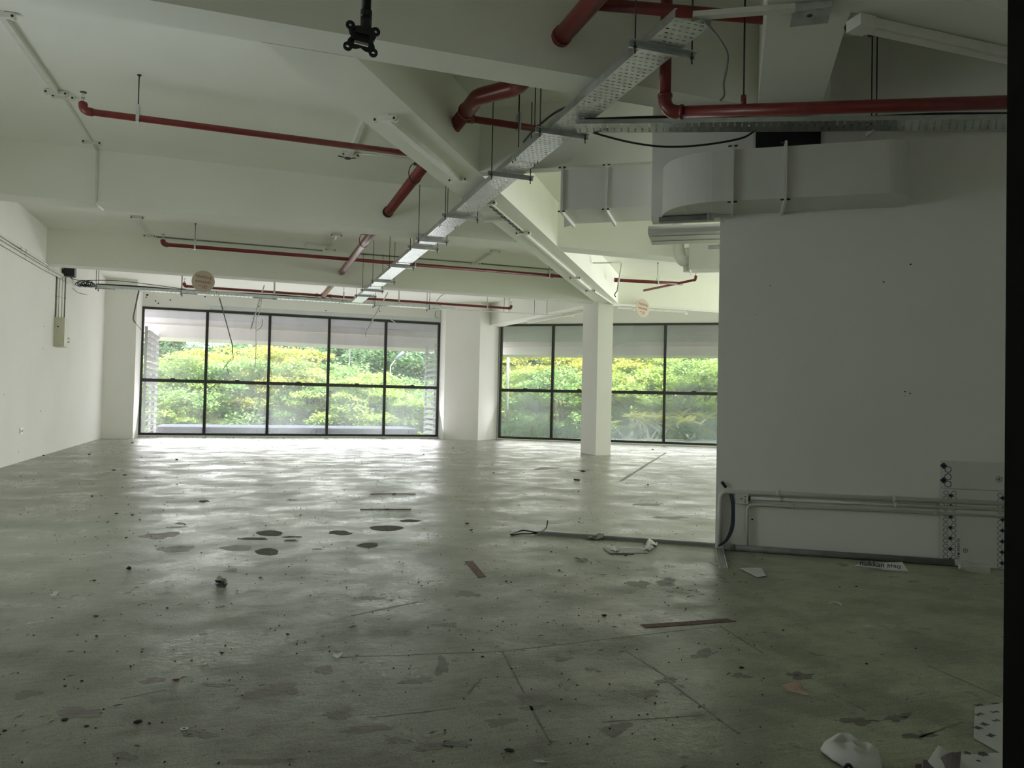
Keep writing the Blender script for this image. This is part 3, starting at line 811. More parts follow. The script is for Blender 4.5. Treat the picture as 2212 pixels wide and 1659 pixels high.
# the drop pipe and its run over the right wall
NP = 4.6
tp = at_n(1438, 120, NP).dot(UT)
e0 = RT(NP, tp, 0); zlow = at_n(1440, 243, NP).z
r0 = Vector((e0.x, e0.y, ZC-0.02)); r1 = Vector((e0.x, e0.y, zlow)); r2 = at_n(2240, 219, 4.42)
dp = thing('drop_pipe', 'dark red pipe dropping from the slab and turning right over the duct', 'pipe', r0)
MB().tube([r0, r1+UZ*0.09], 0.035, 16).build('riser', 'red', dp)
MB().tube([r1+UZ*0.10]+bend(r1+UZ*0.12, r1, r2, 0.085)+[r1+(r2-r1).normalized()*0.10], 0.040, 16).build('elbow', 'red', dp)
for c, d in ((r1+UZ*0.10, UZ), (r1+(r2-r1).normalized()*0.10, r2-r1)):
    collar(MB(), c, d, 0.044, 0.018).build('coupling', 'red', dp)
MB().tube([r1+(r2-r1).normalized()*0.09, r2], 0.035, 16).build('pipe_run', 'red', dp)
q = at_n(1609, 214, NP-0.03); qq = r1.lerp(r2, (q-r1).dot((r2-r1).normalized())/(r2-r1).length)
MB().tube([qq+UZ*0.02, qq+UZ*0.085], 0.016, 10).build('socket_outlet', 'red', dp)
tag(MB().cyl(qq+UZ*0.08, Vector((qq.x, qq.y, ZC)), 0.005, 6).build('threaded_rod', 'rod'), 'long threaded rod holding the low red pipe beside the boxed beam', 'rod')
xp = thing('sprinkler_pipe', 'dark red pipe running right from the main at the very top of the picture', 'pipe', (1.75, 3.95, 3.26))
x0, x1 = at_z(1290, 9, 3.26), at_z(2060, 74, 3.26)
MB().tube([x0, x1], 0.034, 14).build('pipe_run', 'red', xp)
q = at_z(1886, 57, 3.26); q = x0.lerp(x1, (q-x0).dot((x1-x0).normalized())/(x1-x0).length)
MB().tube([q, q-UZ*0.05], 0.022, 10).build('outlet', 'red', xp)
MB().tube([q+(x1-x0).normalized()*0.03+UZ*0.0, q+(x1-x0).normalized()*0.055], 0.040, 14).build('strap', 'galv', xp)

# ------------------------------------------------------------------ fluorescent battens
def batten(label, a, b, group, down=-UZ, w=0.042, h=0.035, bar=0.17, tube=False, lamp=False):
    """bare fluorescent batten: spine and a double lampholder at each end"""
    a, b = Vector(a), Vector(b); d = (b-a).normalized(); s = d.cross(down).normalized()
    t = thing('fluorescent_batten', label, 'lamp', (a+b)/2, group)
    MB().obox((a+b)/2+down*h/2, d, s, down, (b-a).length/2, w/2, h/2).build('spine', 'plastic', t)
    for q, sg in ((a, 1), (b, -1)):
        e = MB().obox(q+down*(h/2+0.008)+d*sg*0.012, d, s, down, 0.016, bar/2, 0.017).build('lamp_holder', 'plastic', t)
        for k in (-1, 1):
            c = q+down*(h/2+0.012)+s*(k*(bar/2-0.012))+d*sg*0.012
            m = MB().tube([c-d*0.018, c+d*0.018], 0.020, 10)
            m.build('socket', 'plastic', e)
            MB().tube([c-d*0.0195, c-d*0.018], 0.010, 8).build('socket', 'rod', e)
    return t
zs = ZC
batten('bare batten on the slab at the upper left corner of the picture', (-1.62, 5.95, zs), (-1.575, 7.36, zs), 'bare ceiling battens')
batten('bare batten on the slab ending against the second beam, upper left', (-1.545, 7.45, zs), (-1.535, 8.72, zs), 'bare ceiling battens', w=0.02, h=0.012)
batten('bare batten on the slab of the second bay near the left wall', (-1.53, 12.15, zs), (-1.51, 13.5, zs), 'bare ceiling battens', w=0.025, h=0.02)
batten('bare batten on the slab ending beside the thick main in the first bay', (0.96, 6.75, zs), (0.965, 8.05, zs), 'bare ceiling battens')
batten('bare batten on the slab of the second bay left of the thick main', (1.275, 12.10, zs), (1.31, 13.35, zs), 'bare ceiling battens', w=0.03)
batten('single lampholder batten turned across the second bay beside the main', (0.88, 13.02, zs), (1.28, 13.05, zs), 'bare ceiling battens', w=0.03)
batten('bare batten on the slab of the second bay before the diagonal beam', (3.905, 12.25, zs), (3.93, 13.52, zs), 'bare ceiling battens', w=0.03)
def dpt(px, py): return at_z(px, py, ZB-0.003)
batten('white batten on the diagonal beam nearest the long tray crossing', RT(4.86, -2.335, ZB-0.003), RT(6.38, -2.335, ZB-0.003), 'battens under the diagonal beam', w=0.055, h=0.045)
b2 = batten('broken batten with bare wires under the diagonal beam beyond the tray', RT(7.22, -2.335, ZB-0.003), RT(8.62, -2.335, ZB-0.003), 'battens under the diagonal beam', w=0.05, h=0.014)
wr = MB()
for i in range(8):
    n_ = 7.35+0.15*i
    wr.tube(curve_pts([RT(n_, -2.35, ZB-0.022), RT(n_+0.05, -2.315, ZB-0.035), RT(n_+0.11, -2.35, ZB-0.03), RT(n_+0.17, -2.32, ZB-0.022)], 4), 0.006, 5)
wr.build('bare_wire', 'blackcable', b2)
MB().obox(RT(7.93, -2.47, ZB-0.02), UT, UN, UZ, 0.13, 0.02, 0.012).build('bracket', 'plastic', b2)
batten('white batten on the diagonal beam close to the column', RT(11.75, -2.33, ZB-0.003), RT(13.15, -2.33, ZB-0.003), 'battens under the diagonal beam', w=0.045, h=0.04)
tag(MB().bar(RT(8.70, -2.32, ZB-0.018), RT(11.7, -2.32, ZB-0.018), 0.03, 0.03).build('trunking', 'plastic'), 'white trunking between the battens under the diagonal beam', 'trunking')
tag(MB().bar(RT(13.25, -2.30, ZB-0.018), RT(15.1, -2.22, ZB-0.018), 0.03, 0.03).build('trunking', 'plastic'), 'white trunking from the last diagonal batten past the column head', 'trunking')
gb0, gb1 = Vector((6.75, 14.3, ZB-0.034)), Vector((6.42, 17.6, ZB-0.034))
tag(MB().bar(gb0+UX*0.08, gb1+UX*0.08, 0.05, 0.05).build('trunking', 'plastic'), 'white trunking under the beam between column and corner pier', 'trunking')
s0, s1 = at_y(1338, 661, 14.0), at_y(1484, 669, 14.0)
tr = thing('light_track', 'white track rail running behind the right hand round sign', 'track', s0)
MB().bar((s0.x, 14.05, ZB-0.02), (s1.x, 14.05, ZB-0.02), 0.04, 0.035).build('rail', 'plastic', tr)
MB().box((s1.x-0.03, 14.02, ZB-0.07), (s1.x+0.03, 14.08, ZB-0.03)).build('end_clip', 'plastic', tr)
MB().box((s0.x+0.35, 14.02, ZB-0.06), (s0.x+0.40, 14.08, ZB-0.03)).build('end_clip', 'plastic', tr)
# batten and box near the camera on the right
ra, rb = at_z(1840, 34, 2.985), at_z(2230, 121, 2.985)
lt = thing('light_trunking', 'broad white light trunking slanting across the upper right corner', 'trunking', ra)
d_ = (rb-ra).normalized()
MB().bar(ra+d_*0.1-UZ*0.03, rb-UZ*0.03, 0.075, 0.05).build('body', 'plastic', lt)
MB().bar(ra+d_*0.1-UZ*0.058, rb-UZ*0.058, 0.045, 0.008).build('cover', 'plastic', lt)
MB().obox(ra+d_*0.06-UZ*0.035, d_, d_.cross(UZ), UZ, 0.05, 0.05, 0.03).build('end_block', 'plastic', lt)
MB().tube(curve_pts([ra+d_*0.05-UZ*0.004, ra+d_*0.02+UY*0.05-UZ*0.015, ra+UY*0.1+UX*0.06-UZ*0.012, ra+UY*0.02+UX*0.12-UZ*0.006], 5), 0.006, 6).build('wire', 'rod', lt)
gx = thing('junction_box', 'grey metal junction box with a round knockout under the boxed beam', 'box', RT(4.03, 0.38, 2.95))
MB().rbox(3.97, 4.11, 0.275, 0.455, 2.945, 2.992).build('body', 'galv', gx)
MB().cyl(RT(4.01, 0.36, 2.9435), RT(4.01, 0.36, 2.9455), 0.014, 12).build('knockout', 'black', gx)
MB().rbox(3.955, 3.97, 0.275, 0.455, 2.95, 2.99).build('lid', 'galv', gx)
fl = thing('conduit', 'white flat conduit from the near tray end to the metal junction box', 'conduit', RT(3.9, 0, 2.96))
MB().bar(RT(3.9, -0.20, 2.955), RT(3.95, 0.285, 2.962), 0.045, 0.028).build('body', 'plastic', fl)

# ------------------------------------------------------------------ conduits on slab and beams
def conduit(label, pts, r=0.010, m='plastic', k=5, bendr=0.04, clips=0):
    t = thing('conduit', label, 'conduit', pts[0])
    P = path(pts, bendr, k)
    MB().tube(P, r, 8).build('pipe_run', m, t)
    if clips:
        L = [Vector(p) for p in pts]
        for i in range(clips):
            u = (i+0.5)/clips; j = min(len(L)-2, int(u*(len(L)-1))); f = u*(len(L)-1)-j
            c = L[j].lerp(L[j+1], f); d = (L[j+1]-L[j]).normalized()
            MB().tube([c-d*0.008, c+d*0.008], r*1.5, 8).build('clip', m, t)
    return t
conduit('white conduit down the face of the second beam, upper left', [(-1.53, 8.76, ZC-0.012), (-1.53, 8.985, ZC-0.012), (-1.53, 8.985, ZB-0.012), (-1.50, 9.25, ZB-0.012)], 0.011, clips=2)
conduit('thin grey conduit along the slab of the second bay behind the red pipe', [(-1.45, 13.56, ZC-0.012), (1.2, 13.56, ZC-0.012)], 0.010, 'greyplastic')
conduit('thin grey conduit along the slab right of the thick main', [(1.7, 13.56, ZC-0.012), (3.85, 13.55, ZC-0.012)], 0.010, 'greyplastic')
conduit('thin grey conduit on the slab beside the diagonal beam, second bay', [(4.05, 13.55, ZC-0.012), (6.0, 13.55, ZC-0.012)], 0.010, 'greyplastic')
conduit('thin white conduit on the slab from the first bay batten to the diagonal beam', [(0.99, 8.02, ZC-0.01), (1.75, 7.95, ZC-0.01)], 0.010)
jb = at_z(753, 338, ZC-0.01)
t = thing('ceiling_rose', 'broken black lamp base on the slab beside the first bay batten', 'lamp', jb)
MB().cyl((0.95, 8.14, ZC-0.03), (0.95, 8.14, ZC), 0.045, 12).build('base', 'plastic', t)
MB().cyl((0.95, 8.14, ZC-0.04), (0.95, 8.14, ZC-0.03), 0.032, 12).build('rim', 'black', t)
MB().bar((0.85, 8.14, ZC-0.02), (0.92, 8.14, ZC-0.03), 0.012, 0.008).build('tab', 'black', t)
MB().bar((0.98, 8.14, ZC-0.03), (1.05, 8.12, ZC-0.02), 0.012, 0.008).build('tab', 'black', t)

# ------------------------------------------------------------------ left wall
XW = XL
for i, (z0, z1, r) in enumerate([(2.955, 2.975, 0.016), (2.905, 2.955, 0.011), (2.862, 2.935, 0.013), (2.845, 2.912, 0.011)]):
    conduit('white conduit along the left wall, %s from the top of its bundle' % ORD[i], [(XW+0.027, 8.0, z0-0.02*(i > 1)), (XW+0.027, 11.2, z0), (XW+0.027, 13.4, (z0+z1)/2-0.01*(i > 1)), (XW+0.027+0.006*i, 15.25, z1)], r, clips=5, bendr=0.3)
wc = thing('wall_clip', 'small metal saddle on the topmost left wall conduit', 'clip', at_x(42, 535, XW+0.03))
q = at_x(42, 537, XW+0.02)
MB().box((XW, q.y-0.02, q.z-0.03), (XW+0.045, q.y+0.02, q.z+0.03)).build('body', 'galv', wc)
eb = thing('distribution_box', 'tall cream electrical box standing off the left wall', 'box', (-2.9, 14.6, 1.75))
MB().box((XW, 14.27, 1.745), (-2.83, 14.62, 2.225)).build('body', 'cream', eb, bevel=0.006)
MB().box((-2.83, 14.285, 1.755), (-2.817, 14.605, 2.215)).build('door', 'plastic', eb, bevel=0.004)
MB().cyl((-2.91, 14.268, 2.07), (-2.91, 14.273, 2.07), 0.012, 10).build('knockout', 'black', eb)
for z in (1.84, 1.90):
    MB().cyl((-2.82, 14.56, z), (-2.79, 14.56, z), 0.014, 8).build('gland', 'plastic', eb)
for i, (y, x, m) in enumerate([(14.31, XW+0.012, 'greyplastic'), (14.42, XW+0.03, 'plastic'), (14.50, XW+0.06, 'plastic'), (14.57, XW+0.085, 'greyplastic')]):
    conduit('conduit rising from the electrical box to the wall bundle, %s from the camera' % ORD[i], [(x, y, 2.226), (x, y, 2.92)], 0.011, m, clips=1)
sp = thing('wall_speaker', 'small black loudspeaker high in the left corner over the far tray', 'speaker', (-2.9, 15.3, 3.1))
q0 = at_x(140, 580, XW+0.05); sz0 = at_x(150, 597, XW+0.12).z; sz1 = sz0+0.17
MB().box((XW+0.03, q0.y, sz0), (XW+0.19, q0.y+0.16, sz1)).build('cabinet', 'black', sp, bevel=0.008)
MB().box((XW+0.19, q0.y+0.01, sz0+0.01), (XW+0.198, q0.y+0.15, sz1-0.01)).build('grille', 'greyplastic', sp)
MB().box((XW, q0.y+0.05, sz0+0.06), (XW+0.03, q0.y+0.11, sz0+0.12)).build('bracket', 'black', sp)
cable('black lead from the corner loudspeaker down to the far tray', [Vector((XW+0.12, q0.y+0.08, sz0+0.005)), Vector((XW+0.16, q0.y+0.1, sz0-0.03)), Vector((XW+0.22, 15.5, 2.985)), Vector((XW+0.34, 15.6, 2.975))], 0.008)
q = at_x(45, 931, XW)
so = thing('wall_socket', 'white socket plate low on the left wall', 'socket', q)
MB().box((XW, q.y-0.075, q.z-0.045), (XW+0.012, q.y+0.075, q.z+0.045)).build('plate', 'plastic', so, bevel=0.003)
for dy in (-0.035, 0.035):
    MB().box((XW+0.012, q.y+dy-0.02, q.z-0.02), (XW+0.015, q.y+dy+0.02, q.z+0.02)).build('insert', 'greyplastic', so)
# bits of conduit left dangling in front of the far windows
YD = 15.75
def dangle(label, pix, r, m='plastic', tail=None, y=YD):
    t = thing('dangling_conduit', label, 'conduit', at_y(*pix[0], y))
    MB().tube(path([at_y(*p, y) for p in pix], 0.05), r, 8).build('pipe_run', m, t)
    if tail:
        for tl in tail:
            MB().tube(curve_pts([at_y(*p, y-0.01*i) for i, p in enumerate(tl)], 5), 0.0045, 5).build('bare_wire', 'blackcable' if m != 'wire' else 'rod', t)
    return t
dangle('bent white conduit hanging left of the far window with a wire tail', [(300, 627), (287, 690), (292, 697)], 0.013, 'greyplastic', [[(292, 697), (298, 704), (305, 713)]])
dangle('slim conduit dangling before the second window pane, wires splayed', [(474, 643), (502, 745), (502, 762)], 0.010, 'greyplastic', [[(502, 762), (504, 775), (494, 782), (482, 798)], [(502, 762), (503, 772), (490, 785), (494, 808)]])
dangle('white conduit slanting down before the third window mullion', [(571, 616), (543, 706)], 0.013, 'plastic', [[(543, 704), (542, 712)]])
dangle('pale cable hanging straight before the third window pane', [(566, 640), (562, 672), (553, 690), (553, 760), (551, 791)], 0.007, 'plastic', [[(553, 716), (565, 705), (567, 690)]])
dangle('white conduit slanting down before the fourth window pane', [(838, 632), (790, 718)], 0.013, 'plastic', [[(790, 716), (790, 728)]])
dangle('short white conduit poking out above the fourth mullion', [(842, 689), (854, 697)], 0.010, 'plastic', None, YW-0.1)
dangle('curved white conduit hanging from the slab left of the corner pier', [(992, 612), (965, 632), (951, 640), (942, 653)], 0.012, 'plastic', None, 16.4)
dangle('straight white drop rod hanging in the last bay', [(862, 628), (862, 663)], 0.014, 'plastic', None, 15.72)
dc = thing('dangling_conduit', 'broken white conduit hanging right of the diagonal beam, black tail', 'conduit', at_y(1325, 568, 11.0))
MB().tube(path([at_y(1321, 567, 10.9)-UT*(at_y(1321, 567, 10.9).dot(UT)+2.105), at_y(1321, 567, 10.9), at_y(1343, 567, 11.0), at_y(1333, 630, 11.0)], 0.03), 0.013, 8).build('pipe_run', 'plastic', dc)
MB().tube(curve_pts([at_y(1333, 628, 11.0), at_y(1328, 636, 11.0), at_y(1330, 642, 11.0)], 5), 0.008, 6).build('bare_wire', 'black', dc)
cable('black wire trailing down the right end of the over-window wall', [at_y(942, 672, YW-0.06), at_y(940, 682, YW-0.06), at_y(944, 690, YW-0.06), at_y(942, 697, YW-0.06)], 0.006)
# pale strip box above four of the panes
tag(MB().box((-0.86, YW-0.10, 3.075), (4.86, YW-0.02, 3.17)).build('blind_pelmet', 'pelmet'), 'pale blue grey strip above the four right panes of the far window', 'pelmet')
# ------------------------------------------------------------------ ducts
def arc(cx, cy, rx, ry, a0, a1, n=10):
    return [(cx+rx*cos(a0+(a1-a0)*i/n), cy+ry*sin(a0+(a1-a0)*i/n)) for i in range(n+1)]
DZ0, DZ1, DF = 2.36, 2.70, 5.24
dk = thing('air_duct', 'large pale air duct with rounded ends along the right hand wall', 'duct', RT(5.43, 0.3, DZ0))
# plan polygon in (t, n)
pl = arc(0.93, DF+0.17, 0.17, 0.17, 0, -pi/2)[0:] + arc(-0.08, ND-0.002, 0.40, ND-0.002-DF, -pi/2, -pi, 14)
pl = [(1.10, ND-0.002)] + pl
m = MB().prism(list(reversed(pl)), UZ*DZ0, UT, UN, UZ, DZ1-DZ0)
o = m.build('body', 'duct', dk); 
for t0 in (0.005, 0.335):
    f = MB(); w = 0.008
    f.rbox(DF-0.028, DF, t0-w, t0+w, DZ0-0.028, DZ1+0.028); f.rbox(DF, ND-0.01, t0-w, t0+w, DZ0-0.028, DZ0); f.rbox(DF, ND-0.01, t0-w, t0+w, DZ1, DZ1+0.028)
    fo = f.build('flange', 'duct', dk)
    for z in (DZ0-0.012, DZ1+0.02):
        MB().cyl(RT(DF-0.014, t0-0.03, z), RT(DF-0.014, t0+0.03, z), 0.006, 6).build('bolt', 'rod', fo)
for t0, n1 in ((-0.13, 5.30), (-0.30, 5.35)):
    MB().rbox(n1, ND-0.02, t0-0.004, t0+0.004, DZ0-0.003, DZ0+0.001).build('seam', 'paper', dk)
MB().rbox(DF-0.0015, DF+0.001, 0.45, 0.95, 2.545, 2.549).build('seam', 'duct', dk)
# the duct that carries on beyond the wall over the passage
d2 = thing('air_duct', 'square ended air duct hung left of the wall over the passage', 'duct', RT(6.45, -0.9, 2.6))
MB().rbox(6.20, 6.70, -1.345, -0.40, 2.60, 2.935).build('body', 'duct', d2)
for t0, ww, nm in ((-1.352, 0.008, 'end_flange'), (-0.985, 0.010, 'flange')):
    f = MB().rbox(6.172, 6.20, t0-ww, t0+ww, 2.572, 2.963).rbox(6.20, 6.73, t0-ww, t0+ww, 2.568, 2.60).rbox(6.20, 6.73, t0-ww, t0+ww, 2.935, 2.963).rbox(6.70, 6.73, t0-ww, t0+ww, 2.60, 2.935)
    fo = f.build(nm, 'duct', d2)
    for z in (2.585, 2.95):
        MB().cyl(RT(6.185, t0-0.03, z), RT(6.185, t0+0.03, z), 0.007, 6).build('bolt', 'rod', fo)
MB().rbox(6.19, 6.21, -0.60, -0.575, 2.60, 2.94).build('flange', 'duct', d2)
# small torn collar behind its open end
MB().prism([(0.03, 0), (0.11, 0.02), (0.115, 0.36), (0.0, 0.37), (0.03, 0.22), (0.06, 0.18), (0.03, 0.14)], RT(6.705, -1.47, 2.575), UT, UZ, UN, 0.01).build('torn_sheet', 'duct', d2)
# shutter box under the wall over the passage
sb = thing('shutter_box', 'long white ribbed housing under the rounded duct at the passage', 'housing', RT(5.9, -0.3, 2.28))
prof = [(5.80, 2.343), (5.77, 2.310), (5.77, 2.280), (6.10, 2.262), (6.13, 2.30), (6.10, 2.343)]
cs = [(n_-5.77, z-2.262) for n_, z in prof]
MB().prism(cs, RT(5.77, -0.59, 2.262), UN, UZ, UT, 1.0).build('body', 'duct', sb)
for n_ in (5.85, 5.99):
    z = 2.280-0.0545*(n_-5.77)
    MB().rbox(n_-0.006, n_+0.006, -0.585, 0.40, z-0.003, z+0.002).build('rib', 'greyplastic', sb)
MB().prism(cs, RT(5.77, -0.598, 2.262), UN, UZ, UT, 0.008).build('end_cap', 'duct', sb)
rl = thing('shutter_rail', 'grey steel rail fixed between the rounded duct and the white housing', 'rail', RT(5.6, -0.3, 2.33))
MB().rbox(5.565, 5.617, -0.50, -0.115, 2.318, 2.352).build('rail', 'greyplastic', rl)
MB().cyl(RT(5.56, -0.14, 2.335), RT(5.565, -0.14, 2.335), 0.012, 10).build('pivot', 'galv', rl)
MB().rbox(5.56, 5.565, -0.165, -0.115, 2.31, 2.36).build('bracket', 'galv', rl)
# flat black panel in place of the dark of an opening above the duct
vo = thing('opening_shade_panel', 'flat black panel painting the dark of an opening above the rounded duct', 'vent', RT(5.61, 0.38, 2.72))
MB().rbox(5.608, 5.617, 0.155, 0.585, 2.74, 2.965).build('dark_panel', 'black', vo)
MB().rbox(5.606, 5.618, 0.14, 0.157, 2.74, 2.97).build('jamb', 'duct', vo)
# far duct and insulated pipe seen through the passage
fd = thing('air_duct', 'grey square duct seen through the passage below the housing', 'duct', RT(10.2, -0.2, 2.75))
MB().rbox(10.0, 10.4, -0.50, 0.9, 2.76, 3.20).build('body', 'duct', fd)
MB().rbox(9.98, 10.42, -0.512, -0.50, 2.735, 3.22).build('end_flange', 'duct', fd)
MB().rbox(9.97, 10.0, -0.50, 0.9, 2.735, 2.76).build('flange', 'duct', fd)
ip = thing('insulated_pipe', 'lumpy white insulated pipe beside the far grey duct', 'pipe', RT(10.2, -0.7, 2.8))
t_ = -0.66
MB().tube(curve_pts([RT(10.2, t_-0.02, ZC), RT(10.2, t_, 3.2), RT(10.18, t_+0.01, 2.98), RT(10.16, t_+0.07, 2.88), RT(10.2, t_+0.14, 2.92), RT(10.2, t_+0.14, 3.05)], 5), [0.075]*26, 12).build('insulation', 'plastic', ip)
MB().tube([RT(10.2, t_+0.10, 3.0), RT(10.2, t_+0.12, 2.74)], 0.05, 10).build('stub', 'plastic', ip)
tag(MB().tube([RT(5.785, -0.16, 2.165), RT(5.785, 0.3, 2.165)], 0.016, 10).build('lamp_tube', 'plastic'), 'short white tube poking out beside the passage edge under the housing', 'tube')

# ------------------------------------------------------------------ right hand wall: conduits, socket, wires
NC = 5.597
def wconduit(label, pts, r, clips=0):
    return conduit(label, pts, r, 'duct', clips=clips, bendr=0.05)
def wp(px, py, n=NC): return at_n(px, py, n)
c1 = wconduit('thickest of three white conduits along the foot of the right wall', [wp(1554, 1178), wp(1557, 1062), wp(2200, 1089)], 0.016, clips=0)
for u in (1680, 1932):
    a = wp(u, 1061+(u-1575)*0.0462); MB().tube([a-UT*0.012, a+UT*0.012], 0.021, 8).build('clip', 'duct', c1)
c2 = wconduit('middle white conduit running right from the wall socket', [wp(1622, 1076), wp(2200, 1103)], 0.012)
for u in (1685, 1935):
    a = wp(u, 1076+(u-1622)*0.0467); MB().tube([a-UT*0.012, a+UT*0.012], 0.017, 8).build('clip', 'duct', c2)
c3 = wconduit('lowest white conduit turning down below the wall socket', [wp(1614, 1188), wp(1614, 1089), wp(2200, 1117)], 0.010)
for u in (1712, 2020):
    a = wp(u, 1089+(u-1614)*0.0478); MB().tube([a-UT*0.010, a+UT*0.010], 0.015, 8).build('clip', 'duct', c3)
q = wp(1602, 1076, 5.58)
ws = thing('wall_socket', 'white surface mounted socket at the left end of the wall conduits', 'socket', q)
t0, t1 = wp(1588, 1076, 5.58).dot(UT), wp(1617, 1076, 5.58).dot(UT); z0, z1 = wp(1602, 1089, 5.58).z, wp(1602, 1066, 5.58).z
MB().rbox(5.588, ND, t0, t1, z0, z1).build('back_box', 'duct', ws, bevel=0.003)
MB().rbox(5.580, 5.588, t0+0.001, t1-0.001, z0+0.001, z1-0.001).build('plate', 'plastic', ws, bevel=0.002)
for dx, dz in ((0.30, 0.50), (0.62, 0.72), (0.62, 0.42), (0.62, 0.22)):
    c = RT(5.579, t0+(t1-t0)*(0.2+dx*0.9), z0+(z1-z0)*dz); MB().obox(c, UT, UN, UZ, 0.003, 0.001, 0.004).build('pin_slot', 'black', ws)
MB().rbox(5.585, 5.61, t1, t1+0.008, z0+0.02, z0+0.055).build('gland', 'black', ws)
wb = thing('wire_bundle', 'bundle of dark blue wires hanging from the wall conduit to the floor', 'cable', wp(1578, 1062))
for i in range(4):
    o_ = i*2.2
    MB().tube(curve_pts([wp(1574+o_, 1062), wp(1579+o_, 1080, 5.575), wp(1581+o_*0.8, 1105, 5.57), wp(1578+o_, 1140, 5.57), wp(1567+o_*0.8, 1166, 5.575), wp(1551+o_*0.5, 1180, 5.58)], 6), 0.0042, 6).build('wire', 'bluecable' if i % 2 else 'blackcable', wb)
MB().obox(wp(1564, 1047, 5.60), (UT*0.6-UZ*0.8), UN, (UZ*0.6+UT*0.8), 0.024, 0.006, 0.010).build('tape_end', 'black', wb)
# floor pipe along the wall, stopping under the posters
fp = thing('floor_pipe', 'dark grey pipe lying along the foot of the right wall', 'pipe', RT(5.58, 0.5, 0))
MB().tube([RT(5.585, 0.0, 0.022), RT(5.592, 1.42, 0.022)], 0.022, 12).build('pipe_run', 'greyplastic', fp)
MB().tube([RT(5.585, -0.005, 0.022), RT(5.585, 0.055, 0.022)], 0.026, 12).build('coupling', 'greyplastic', fp)
MB().tube([RT(5.592, 1.41, 0.022), RT(5.592, 1.50, 0.022)], 0.021, 12).build('coupling', 'duct', fp)
# floor trunking across the passage
ft = thing('floor_trunking', 'dark floor conduit reaching left from the wall corner across the floor', 'trunking', RT(5.7, -0.7, 0))
a, b = at_z(1163, 1154), at_z(1551, 1181)
MB().prism([(-0.03, 0), (0.03, 0), (0.022, 0.018), (0.01, 0.024), (-0.01, 0.024), (-0.022, 0.018)], a, (b-a).normalized().cross(UZ), UZ, (b-a).normalized(), (b-a).length).build('cover', 'greyplastic', ft)
sw = thing('wire_bundle', 'black wires sprouting from the left end of the floor conduit', 'cable', a)
MB().tube(curve_pts([a+UZ*0.012, at_z(1150, 1149, 0.02), at_z(1128, 1146, 0.015), at_z(1103, 1155, 0.006)], 6), 0.006, 6).build('wire', 'blackcable', sw)
MB().tube(curve_pts([a+UZ*0.012, at_z(1148, 1153, 0.008), at_z(1125, 1153, 0.007), at_z(1106, 1156, 0.006)], 6), 0.005, 6).build('wire', 'blackcable', sw)
w2 = a+Vector((0.0, 0.03, 0))
MB().tube(curve_pts([at_z(1155, 1151, 0.006), at_z(1170, 1148, 0.006), at_y(1180, 1140, at_z(1176, 1147).y), at_y(1183, 1124, at_z(1176, 1147).y)], 6), 0.005, 6).build('wire', 'blackcable', sw)
ch = thing('floor_channel', 'grey aluminium channel lying on the floor at the wall corner', 'channel', RT(5.2, -0.03, 0))
c0, c1_, c2_ = at_z(1547, 1182), at_z(1557, 1229), at_z(1571, 1228)
dd = (c0-c1_).normalized(); L = (c0-c1_).length; sd = dd.cross(UZ)
mid = c1_.lerp(c2_, 0.5)+dd*(L/2)
W_ = (c2_-c1_).length/2
ch0 = MB().obox(mid+UZ*0.002, dd, sd, UZ, L/2, W_, 0.002)
for k, hh_ in ((-1, 0.012), (-0.25, 0.008), (0.35, 0.008), (1, 0.012)):
    ch0.obox(mid+sd*(k*W_*0.95)+UZ*hh_/2, dd, sd, UZ, L/2, 0.0025, hh_/2)
ch0.build('profile', 'galv', ch)

# ------------------------------------------------------------------ printed boards against the right wall
def star(r0, r1, n=8, rot=0.0):
    return [((r0 if i % 2 == 0 else r1)*cos(rot+pi*i/n), (r0 if i % 2 == 0 else r1)*sin(rot+pi*i/n)) for i in range(2*n)]
def board(name, label, n, ta, tb, za, zb_, strips, pitch, rad):
    t = thing(name, label, 'poster', RT(n, (ta+tb)/2, za))
    MB().rbox(n, n+0.006, ta, tb, za, zb_).build('board', 'duct', t)
    for ts, solid in strips:
        o = MB(); k = MB()
        z = za+rad*1.1
        i = 0
        while z < zb_-rad*0.8:
            o.ring(star(rad, rad*0.80), star(rad*0.83, rad*0.63), RT(n-0.0006, ts, z), UT, UZ, UN, 0.0005)
            if i % 2 == 0 and solid:
                for aa, bb in ((rad*0.95, rad*0.42), (rad*0.42, rad*0.95)):
                    k.rbox(n-0.0007, n-0.0001, ts-solid*rad-aa*0.8, ts-solid*rad+aa*0.8, z+pitch/2-bb*0.8, z+pitch/2+bb*0.8)
            z += pitch; i += 1
        o.build('star_print', 'ink', t)
        if k.v: k.build('cross_print', 'ink', t)
    return t
NB = 5.606
tA, tB = 1.342, 1.76
b1 = board('printed_board', 'upper printed board with large star border leaning on the right wall', NB, tA, tB, 0.50, 0.678, [(1.385, 1.1)], 0.0475, 0.024)
b2 = board('printed_board', 'lower printed board with small star borders and a vertical word', NB-0.008, tA-0.006, tB, 0.004, 0.497, [(1.372, 0.0), (1.419, 1.2), (1.683, -0.9)], 0.0345, 0.0165)
nb = NB-0.008
text('ALHANI MAL', 0.0235, 'ink', b2, RT(nb-0.001, 1.447, 0.112), -UZ, UT, align='CENTER')
for zz in (0.105,):
    c = RT(nb-0.0006, 1.487, zz)
    MB().ring(star(0.017, 0.012), star(0.013, 0.009), c, UT, UZ, UN, 0.0005).build('emblem', 'ink', b2)
    MB().prism(star(0.0075, 0.004, 5), c, UT, UZ, UN, 0.0005).build('emblem', 'redink', b2)
c = RT(NB-0.0006, 1.678, 0.572)
MB().ring(star(0.022, 0.016), star(0.018, 0.013), c, UT, UZ, UN, 0.0005).build('emblem', 'ink', b1)
